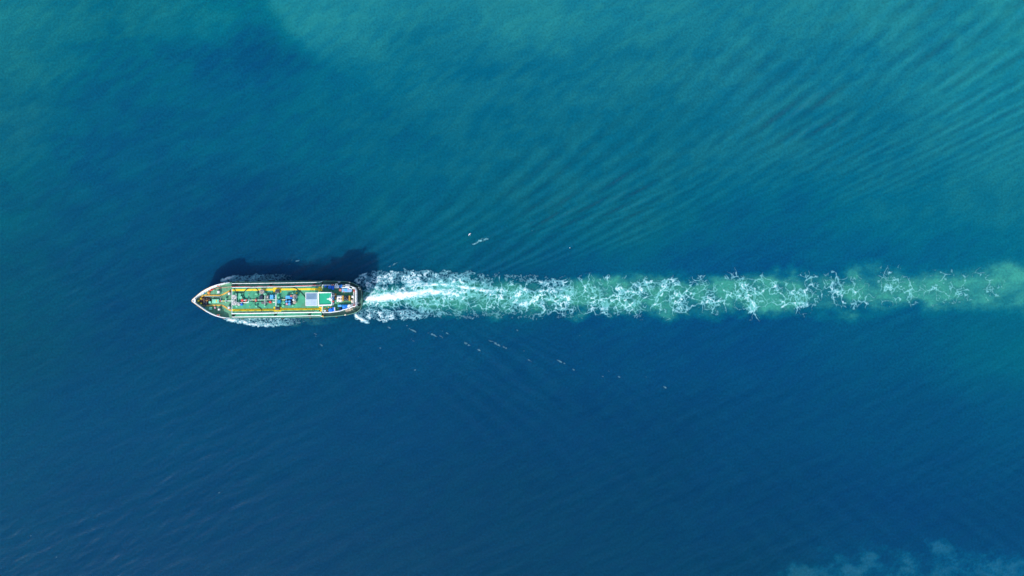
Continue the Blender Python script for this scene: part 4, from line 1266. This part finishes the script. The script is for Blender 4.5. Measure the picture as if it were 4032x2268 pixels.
def crate(name, cat, label, x0, y0, x1, y1, z, h, mat, lid=None, rot=0, group=None, bev=.7):
    c = P((x0 + x1) / 2, (y0 + y1) / 2, z)
    t = thing(name, label, cat, c, group)
    q = MB(); q.box(x0, y0, x1, y1, z, z + h - .1, rot); q.build("box_body", M[mat], t)
    q = MB(); q.box(x0 - .4, y0 - .4, x1 + .4, y1 + .4, z + h - .1, z + h, rot, bev=bev); q.build("lid", M[lid or mat], t)
    return t


crate("deck_box", "box", "near-black navy box beneath the round grey rope basket", 1020.5, 1163.5, 1034, 1178.5, ZT, .9, 'navy')
t = crate("deck_box", "box", "dark grey box with a small pale plate on its lid", 1047, 1163, 1058, 1177, ZT, .8, 'grey')
q = MB(); q.box(1051, 1167, 1053.6, 1173.5, ZT + .79, ZT + .83); q.build("plate", M['beige'], t)
t = crate("deck_box", "box", "light blue box between the dark grey box and the thick cross pipe", 1063, 1161.2, 1075.3, 1176.4, ZT, .9, 'lblue')
q = MB(); q.cyl(1069.5, 1173.5, 1.6, ZT + .88, ZT + .95, 8); q.cyl(1068, 1163.5, 1.1, ZT + .88, ZT + .95, 8); q.build("cap", M['teal'], t)
crate("deck_box", "box", "teal blue box just right of the thick cross pipe", 1092.5, 1181.3, 1104, 1193.6, ZT, .8, 'teal')
t = crate("fuel_tank_box", "tank", "wide light blue tank left of the faded red drum", 1125, 1164.5, 1141.5, 1175.8, ZT, .9, 'lblue')
q = MB(); q.cyl(1138.5, 1166.8, 1.2, ZT + .88, ZT + .95, 8); q.cyl(1133, 1173.8, 2.2, ZT + .88, ZT + .93, 10); q.build("cap", M['teal'], t)
q = MB(); q.box(1124, 1178.5, 1152, 1202.5, ZT, ZT + .14, bev=.4)
tag(q.build("drip_tray", M['navy']), "dark navy tray under the group of blue drums", "tray")
crate("deck_box", "box", "blue box with white right edge near the upper blue tank", 1306.5, 1126, 1314.2, 1140.5, ZH, .7, 'blue')
t = crate("deck_box", "box", "blue box with broad white edge beside the lower blue tank", 1308, 1210.6, 1316.5, 1225.2, ZH, .8, 'blue', rot=-5)
q = MB(); q.box(1316.4, 1210.2, 1318.8, 1224.6, ZH, ZH + .84, -5); q.build("white_edge", M['white'], t)
crate("white_locker", "locker", "small white locker in the lower forward corner of the boat deck", 1274.5, 1220.8, 1283, 1227.4, ZH, .6, 'white')
t = crate("white_unit", "machine", "white rounded machine unit right of the upper blue box", 1316.8, 1123.6, 1334, 1134.6, ZH, .8, 'offwhite', 'white', bev=2)
q = MB(); q.box(1320, 1127.2, 1322.4, 1132.8, ZH + .79, ZH + .84); q.box(1325.2, 1127.6, 1327, 1132, ZH + .79, ZH + .84); q.build("grille", M['lgrey'], t)
q = MB(); q.tube([P(1321.4, 1124, ZH + .7), P(1321, 1118.4, ZH + 1.0), P(1329, 1118.4, ZH + 1.0), P(1329.5, 1124, ZH + .7)], .1, 8)
tag(q.build("white_davit_frame", M['white']), "little white U-shaped frame above the white machine unit", "frame")
q = MB(); q.lathe(1330.8, 1131, [(.22, ZH + .7), (.24, ZH + .9), (.1, ZH + 1.0)], 12); q.build("cover", M['white'], t)


def lump(name, cat, label, pts, z, h, mat, seed=1, group=None):
    """object under loose cloth: uneven top with soft folds"""
    n = len(pts); cx_ = sum(p[0] for p in pts) / n; cy_ = sum(p[1] for p in pts) / n
    r = random.Random(seed); q = MB()
    rings = [(1.0, 0), (1.02, .45), (.9, .85), (.55, 1.0), (.2, 1.05)]
    dense = []
    for i in range(n):
        a = pts[i]; b = pts[(i + 1) % n]
        for k in range(4):
            dense.append((a[0] + (b[0] - a[0]) * k / 4, a[1] + (b[1] - a[1]) * k / 4))
    m_ = len(dense)
    for f, hh in rings:
        for (x, y) in dense:
            zz = z + h * hh * (1 + (r.uniform(-.10, .10) if hh > .4 else 0))
            w = P(cx_ + (x - cx_) * f * (1 + r.uniform(-.02, .02)), cy_ + (y - cy_) * f * (1 + r.uniform(-.02, .02)), z + h)
            q.v.append((w.x, w.y, zz))
    for a in range(len(rings) - 1):
        for i in range(m_):
            j = (i + 1) % m_
            q.f.append((a * m_ + j, a * m_ + i, (a + 1) * m_ + i, (a + 1) * m_ + j))
    q.f.append(tuple((len(rings) - 1) * m_ + i for i in reversed(range(m_))))
    q.f.append(tuple(range(m_)))
    return tag(q.build(name, M[mat], smooth=False), label, cat, group)


lump("tarpaulin_bundle", "tarpaulin", "bright blue covered bundle right of the white machine unit", [(1334.5, 1124), (1340, 1120.5), (1346.4, 1120), (1346.8, 1128), (1344, 1133), (1338, 1133.2), (1335, 1130)], ZH, .9, 'tarp', 3)
lump("tarpaulin_sheet", "tarpaulin", "long rumpled blue tarpaulin left of the round white raft canister", [(1346, 1200), (1356, 1199.4), (1370, 1199.2), (1372, 1205), (1368, 1215), (1357, 1219), (1347, 1219.4)], ZH, .7, 'tarp', 5)
crate("blue_chest", "chest", "flat light blue chest touching the left of the rumpled tarpaulin", 1330.5, 1200.3, 1344.5, 1207.8, ZH, .6, 'lblue')
lump("tarpaulin_bundle", "tarpaulin", "small blue bundle lying against the lower side screen", [(1335, 1219.6), (1344, 1218.4), (1344.6, 1223), (1338, 1226), (1335.4, 1224)], ZH, .8, 'blue', 8)
lump("dark_bundle", "bundle", "dark grey covered bundle between the blue chest and the lower screen", [(1333, 1209.5), (1343.6, 1209), (1343.6, 1217.6), (1333.6, 1219)], ZH, .5, 'navy', 9)
lump("canvas_bundle", "bundle", "beige canvas-covered bundle near the aft screens", [(1381, 1180), (1388, 1178.4), (1391, 1186), (1390, 1192), (1382.5, 1191.5)], ZH, .8, 'beige', 11)
crate("white_crate", "crate", "small white crate above the beige canvas bundle", 1384.3, 1164.5, 1392, 1172.6, ZH, .7, 'offwhite', 'white')
crate("raft_crate", "crate", "pale square crate above the covered pale blue workboat", 1359.5, 1120.2, 1376.5, 1131.6, ZH, .7, 'offwhite', rot=6)
crate("white_crate", "crate", "tilted white crate at the upper aft corner of the boat deck", 1386, 1131, 1399.6, 1137.4, ZH, .6, 'offwhite', rot=12)
q = MB(); q.lathe(1354.6, 1124.6, [(.16, ZH), (.18, ZH + .4), (.1, ZH + .55)], 12); q.lathe(1349, 1125.6, [(.16, ZH), (.18, ZH + .3), (.1, ZH + .4)], 12)
tag(q.build("white_canisters", M['offwhite']), "pair of little white canisters between blue bundle and pale crate", "canister")

# covered workboat
wbt = thing("covered_workboat", "pale blue covered workboat with a bright blue patch on the boat deck", "boat", P(1365, 1142.5, ZH))
q = MB()
bp_ = [(1345.5, 1135.5), (1366, 1135), (1380, 1137.6), (1386.5, 1142.6), (1385, 1148), (1378, 1150.4), (1346, 1150.4)]
q.poly(bp_, ZH + .75, ZH + .1); q.build("boat_hull", M['lgrey'], wbt)
q = MB(); q.poly([(1346.8, 1136.4), (1366, 1136), (1379, 1138.4), (1385, 1142.8), (1383.6, 1147.4), (1377, 1149.4), (1347, 1149.4)], ZH + .9, ZH + .75); cv = q.build("cover", M['pblue'], wbt)
q = MB(); q.box(1355.5, 1136.2, 1365.8, 1147, ZH + .9, ZH + .98, bev=.6); q.build("patch", M['lblue'], cv)
q = MB(); q.lathe(1354.3, 1148, [(.16, ZH + .9), (.1, ZH + .97)], 10); q.lathe(1372.3, 1139.8, [(.15, ZH + .9), (.1, ZH + .97)], 10); q.build("red_mark", M['fadedred'], cv)
q = MB(); q.tube([P(1346, 1132.4, ZH + 1.1), P(1362, 1131.2, ZH + 1.15), P(1378, 1135.4, ZH + 1.1), P(1386, 1138.4, ZH + 1.0)], .1, 8, 3)
tag(q.build("davit_boom", M['white']), "slim white boom lying above the covered workboat", "boom")


def raft(x, y, r, z, label):
    t = thing("life_raft_canister", label, "life raft", P(x, y, z))
    q = MB(); q.lathe(x, y, [(r * S * .9, z), (r * S, z + .3), (r * S, z + .55), (r * S * .8, z + .72), (r * S * .3, z + .8)], 24); q.build("canister_shell", M['white'], t, smooth=False)
    q = MB(); q.torus(P(x, y, z + .43), r * S, .035, 24, 6); q.build("strap", M['grey'], t)
    q = MB(); q.box(x - 2.4, y - .3, x + 3, y + 1.0, z + .78, z + .83); q.build("label_plate", M['lgrey'], t)


raft(1375, 1206.2, 8.2, ZH, "round white life raft canister at the right end of the blue tarpaulin")


def ring_buoy(x, y, z, label, flat=True, axis_='z', R=.33, sc=None):
    t = thing("life_ring", label, "life ring", P(x, y, z), "life rings")
    c = P(x, y, z + (.1 if flat else .4))
    q = MB(); q.torus(c, R, .1, 24, 8, axis_); q.build("ring", M['lifered'], t, smooth=True)
    for k in range(4):
        a = math.pi / 4 + k * math.pi / 2
        if axis_ == 'z':
            p = c + Vector((R * math.cos(a), R * math.sin(a), 0))
        elif axis_ == 'x':
            p = c + Vector((0, R * math.cos(a), R * math.sin(a)))
        else:
            p = c + Vector((R * math.cos(a), 0, R * math.sin(a)))
        d = Vector((-math.sin(a), math.cos(a), 0)) if axis_ == 'z' else (Vector((0, -math.sin(a), math.cos(a))) if axis_ == 'x' else Vector((-math.sin(a), 0, math.cos(a))))
        q = MB(); q.tube([p - d * .06, p + d * .06], .112, 8); q.build("white_band", M['white'], t)


ring_buoy(1394.5, 1144.6, ZH + .1, "red life ring on the aft rail right of the covered workboat", False, 'x', .42)
ring_buoy(1395.5, 1202.6, ZH + .1, "red life ring on the aft rail right of the round raft canister", False, 'x', .45)
ring_buoy(859.5, 1127.2, ZF + .5, "red life ring on the inside of the upper bow bulwark", False, 'y', .4)
ring_buoy(860, 1240.4, ZF + .5, "crimson life ring on the inside of the lower bow bulwark", False, 'y', .4)
ring_buoy(1310, 1121.6, ZH + .1, "life ring on the upper boat deck rail behind the blue tank", False, 'y', .35)
ring_buoy(1229, 1230, ZT + .1, "red life ring on the lower trunk rail below the grey canopy", False, 'y', .33)


def rope_tub(x, y, r, z, label, mat='wrope', tub='offwhite', h=.75, seed=0):
    t = thing("rope_tub", label, "rope tub", P(x, y, z), "round tubs of rope")
    R = r * S; r_ = random.Random(seed + 5)
    q = MB(); q.lathe(x, y, [(R * .86, z), (R, z + h), (R * .9, z + h), (R * .84, z + h * .72), (R * .1, z + h * .7)], 14, zref=z + h); q.build("tub", M[tub], t)
    for k in range(3):
        q = MB(); pts = []
        rr = R * (.72 - .2 * k)
        for i in range(22):
            a = i * .62 + k
            pts.append(P(x, y, z + h * .86) + Vector((rr * math.cos(a) * (1 + r_.uniform(-.32, .3)), rr * math.sin(a) * (1 + r_.uniform(-.32, .3)), .05 * k + r_.uniform(-.06, .12))))
        q.tube(pts, .05, 5, 2); q.build("rope_coil", M[mat if k != 1 else ('lgrey' if mat == 'wrope' else mat)], t)


rope_tub(921, 1170.5, 9.2, ZT, "large round white tub of rope, upper one beside the pale frame", seed=1)
rope_tub(922, 1193.4, 9.4, ZT, "large round white tub of rope, lower one beside the pale frame", seed=2)
rope_tub(939.6, 1198.4, 5.6, ZT, "small white rope tub touching the single blue drum", seed=3)
rope_tub(1030, 1149, 9.4, ZT + .0, "round grey rope basket on the upper yellow walkway", 'rope', 'lgrey', .9, 4)
rope_tub(1160.4, 1167.8, 9.0, ZT, "big round rope basket right of the blue and red drums", 'rope', 'lgrey', 1.1, 5)
rope_tub(1159.5, 1190.5, 6.2, ZT, "smaller beige rope basket below the white capped post", 'rope', 'beige', .8, 6)


def coil(x, y, r, z, label, mat='rope'):
    q = MB(); c = P(x, y, z + .06)
    k = 0; R = r * S
    while R > .08:
        q.torus(c + Vector((0, 0, .02 * k)), R, .055, 20, 6); R -= .1; k += 1
    q.torus(c + Vector((0, 0, .12)), r * S * .85, .055, 20, 6)
    tag(q.build("rope_coil", M[mat], smooth=True), label, "rope coil", "rope coils on the poop deck")


coil(1367, 1223.4, 5.6, ZP, "left large beige rope coil on the lower poop deck")
coil(1377.4, 1220, 4.8, ZP, "middle beige rope coil on the lower poop deck")
coil(1386.6, 1216.8, 3.0, ZP, "smallest pale rope coil, nearest the stern")
coil(1396, 1222.6, 4.6, ZP, "dark green rope coil hardly visible on the lower poop deck", 'deck_poop')
lump("net_heap", "net", "heap of grey netting by the lower bow bulwark", [(796, 1199), (803, 1198), (811, 1201.5), (811.5, 1207), (804, 1209), (798, 1205.6)], ZF, .35, 'net', 21)
lump("tarpaulin_bundle", "tarpaulin", "dark grey cover over gear beside the windlass", [(803, 1190), (814, 1191), (816, 1198), (811, 1201), (803, 1196)], ZF + .08, .55, 'navy', 23)
lump("red_bag", "bag", "long red bag lying inside the upper bow bulwark", [(822.5, 1144.4), (829, 1139.6), (840.5, 1138.4), (840, 1142), (831, 1144), (825, 1147.4)], ZF, .45, 'red', 25)
lump("blue_bag", "bag", "small blue bag under the lower bow bulwark", [(800.5, 1210.5), (805, 1211.5), (806, 1215), (802, 1214)], ZF, .35, 'tarp', 27)
lump("blue_bag", "bag", "small blue bag under the upper bow bulwark", [(801, 1153), (806, 1152), (806, 1156), (802, 1157)], ZF, .35, 'tarp', 28)


def hose(pts, label, z=None, r=.075, mat='hose'):
    q = MB(); q.tube([P(x, y, (zz if zz is not None else ZT + .12)) for x, y, zz in pts], r, 8, 5)
    tag(q.build("cargo_hose", M[mat], smooth=True), label, "hose", "dark hoses lying on the deck")


N = None
hose([(923, 1136, N), (924.5, 1141, N), (929, 1149, N), (937, 1153.4, N), (948, 1154, N), (957, 1152, N), (964, 1146, N), (973, 1139, N), (983, 1134, N), (995, 1132, N), (1005, 1133.6, N), (1012, 1139, N), (1016.6, 1146, N), (1018, 1154, N), (1016, 1163, N)],
     "black hose in a wide double curve over the upper forward walkway")
hose([(976, 1134.5, ZT + .2), (968, 1141, N), (961.5, 1150, N), (959, 1160, N), (961, 1170, N), (967, 1177.6, N), (976, 1183, ZT + .6), (990, 1187, N), (1005, 1188.4, N), (1034, 1188, N)],
     "black hose sweeping down from the upper walkway across the centre pipe")
hose([(1004.6, 1189, N), (1003.8, 1196, N), (1004.8, 1202, N), (1008, 1206, ZT + .3)], "short black hose hanging down to a green vent below the centre pipe")
hose([(1011, 1209, ZT + .2), (1018, 1210.4, N), (1025, 1214, N), (1029.4, 1219, N), (1030.4, 1224, N), (1028, 1228, N)], "short black hose crossing the lower forward walkway")
hose([(1060, 1129.8, N), (1090, 1130.4, N), (1120, 1130.6, N), (1143, 1130.2, N), (1156, 1132.4, N), (1168, 1138, N), (1181, 1147.6, N), (1191, 1157.6, N), (1198.5, 1166, N), (1202, 1173, N)],
     "long black hose curving from the upper rail down to the grey canopy", r=.085)
hose([(930, 1230, N), (960, 1231.4, N), (1000, 1230.4, N), (1040, 1229.6, N), (1080, 1228.4, N)], "black hose lying straight along the lower forward walkway", r=.06)
hose([(1112, 1228, N), (1150, 1227.6, N), (1190, 1226.8, N), (1225, 1226, N)], "black hose lying straight along the lower aft walkway", r=.06)
# rope slung in scallops from the lower rail
q = MB(); pts = []
for i in range(0, 121):
    x = 925 + i * 2.7; ph = (x - 925) / 30.0
    pts.append(P(x, 1230 - (x - 925) * .011, ZT + .92 - .5 * abs(math.sin(math.pi * ph))))
q.tube(pts, .03, 5)
tag(q.build("slung_rope", M['rope']), "thin rope slung in scallops along the lower white rail", "rope")

# tyre fenders hung over the side
def fender(x, y, z, label, long_=True):
    t = thing("tyre_fender", label, "fender", P(x, y, z), "black fenders hung over the sides")
    c = P(x, y, z)
    q = MB(); q.torus(c, .33, .13, 20, 8, 'y'); q.build("tyre", M['rubber'], t, smooth=True)
    s_ = 1 if y > 1180 else -1
    q = MB(); q.tube([c + Vector((0, 0, .3)), c + Vector((0, s_ * .28, .62))], .025, 5); q.build("lanyard", M['rope'], t)


for (x, y, l) in ((936, 1106.6, "foremost tyre fender on the shaded upper side"), (1063, 1104.8, "tyre fender on the upper side level with the light blue box"),
                  (1077, 1104.6, "tyre fender on the upper side level with the manifold"), (1221, 1103.8, "tyre fender on the upper side level with the canopy"),
                  (1287, 1103.6, "left fender of the upper side pair beside the wheelhouse"), (1296, 1103.6, "right fender of the upper side pair beside the wheelhouse")):
    fender(x, y, 2.8, l)
for (x, y, l) in ((1113, 1254.4, "tyre fender on the sunlit lower side below the teal box"), (1223.5, 1253.6, "tyre fender on the lower side below the canopy"),
                  (1276, 1252.4, "tyre fender on the lower side at the step of the hull"), (1325, 1249.6, "tyre fender on the lower side nearest the stern"), (955, 1256.4, "foremost tyre fender on the sunlit lower side")):
    fender(x, y, 2.9, l)


# gulls
def gull(x, y, z, heading, span, label, pose=1.0, mat='feather'):
    """heading and pose in degrees / wing sweep; body is one continuous lofted figure with two wings"""
    base = P(x, y, z)
    t = thing("gull", label, "gull", base, "white gulls over the water")
    ch, sh = math.cos(math.radians(heading)), math.sin(math.radians(heading))

    def W(a, b, c):
        return base + Vector((a * ch - b * sh, a * sh + b * ch, c))
    L = span * .42
    q = MB(); n = 8
    prof = [(-.55, .012, 0), (-.45, .05, 0), (-.3, .05, .0), (-.1, .13, 0), (.12, .155, 0), (.28, .11, .01), (.36, .075, .03), (.44, .085, .04), (.51, .06, .04), (.55, .02, .03), (.6, .006, .02)]
    for (a, r, c) in prof:
        for i in range(n):
            an = 2 * math.pi * i / n
            q.v.append(tuple(W(a * L, r * L * math.cos(an), c * L + r * L * .85 * math.sin(an))))
    for k in range(len(prof) - 1):
        for i in range(n):
            j = (i + 1) % n
            q.f.append((k * n + i, k * n + j, (k + 1) * n + j, (k + 1) * n + i))
    q.f.append(tuple(reversed(range(n)))); q.f.append(tuple((len(prof) - 1) * n + i for i in range(n)))
    q.build("gull_body", M[mat], t, smooth=True)
    q = MB(); q.v = [tuple(W(*p)) for p in ((-.5 * L, -.02, .01), (-.78 * L, -.12 * L, 0), (-.8 * L, .12 * L, 0), (-.5 * L, .02, .01), (-.5 * L, 0, -.02), (-.76 * L, 0, -.015))]
    q.f = [(0, 1, 5, 4), (4, 5, 2, 3), (0, 3, 2, 1)]
    q.build("tail", M[mat], t)
    for s_ in (-1, 1):
        q = MB(); st_ = [(0.0, .16, -.16, .02, .03), (.25, .22, -.12, .09, .03), (.5, .20, -.08, .12, .025), (.75, .02, -.16, .09, .018), (1.0, -.22, -.26, .03, .006)]
        for (f, le, te, up, th) in st_:
            yv = s_ * f * span / 2 * pose + s_ * .03
            for (a, c) in ((le * L * 1.1, up * span * .5), ((le + te) / 2 * L * 1.1, up * span * .5 + th), (te * L * 1.4, up * span * .5), ((le + te) / 2 * L * 1.1, up * span * .5 - th * .4)):
                q.v.append(tuple(W(a, yv, c)))
        for k in range(4):
            for i in range(4):
                j = (i + 1) % 4
                fc = (k * 4 + i, k * 4 + j, (k + 1) * 4 + j, (k + 1) * 4 + i)
                q.f.append(fc if s_ < 0 else tuple(reversed(fc)))
        q.build("wing", M[mat], t)
    q = MB(); q.tube([W(.58 * L, 0, .03 * L), W(.66 * L, 0, .015 * L)], .008, 5); q.build("bill", M['yellow'], t)


gull(1848.5, 922.5, 6.0, 140, 0.95, "white gull gliding above the small breaking crest", 0.9)
gull(2243.5, 975.5, 3.0, 160, 0.42, "smaller distant white gull above the middle of the wake", 0.7)

for o in bpy.data.objects:
    if "_o" in o:
        del o["_o"]
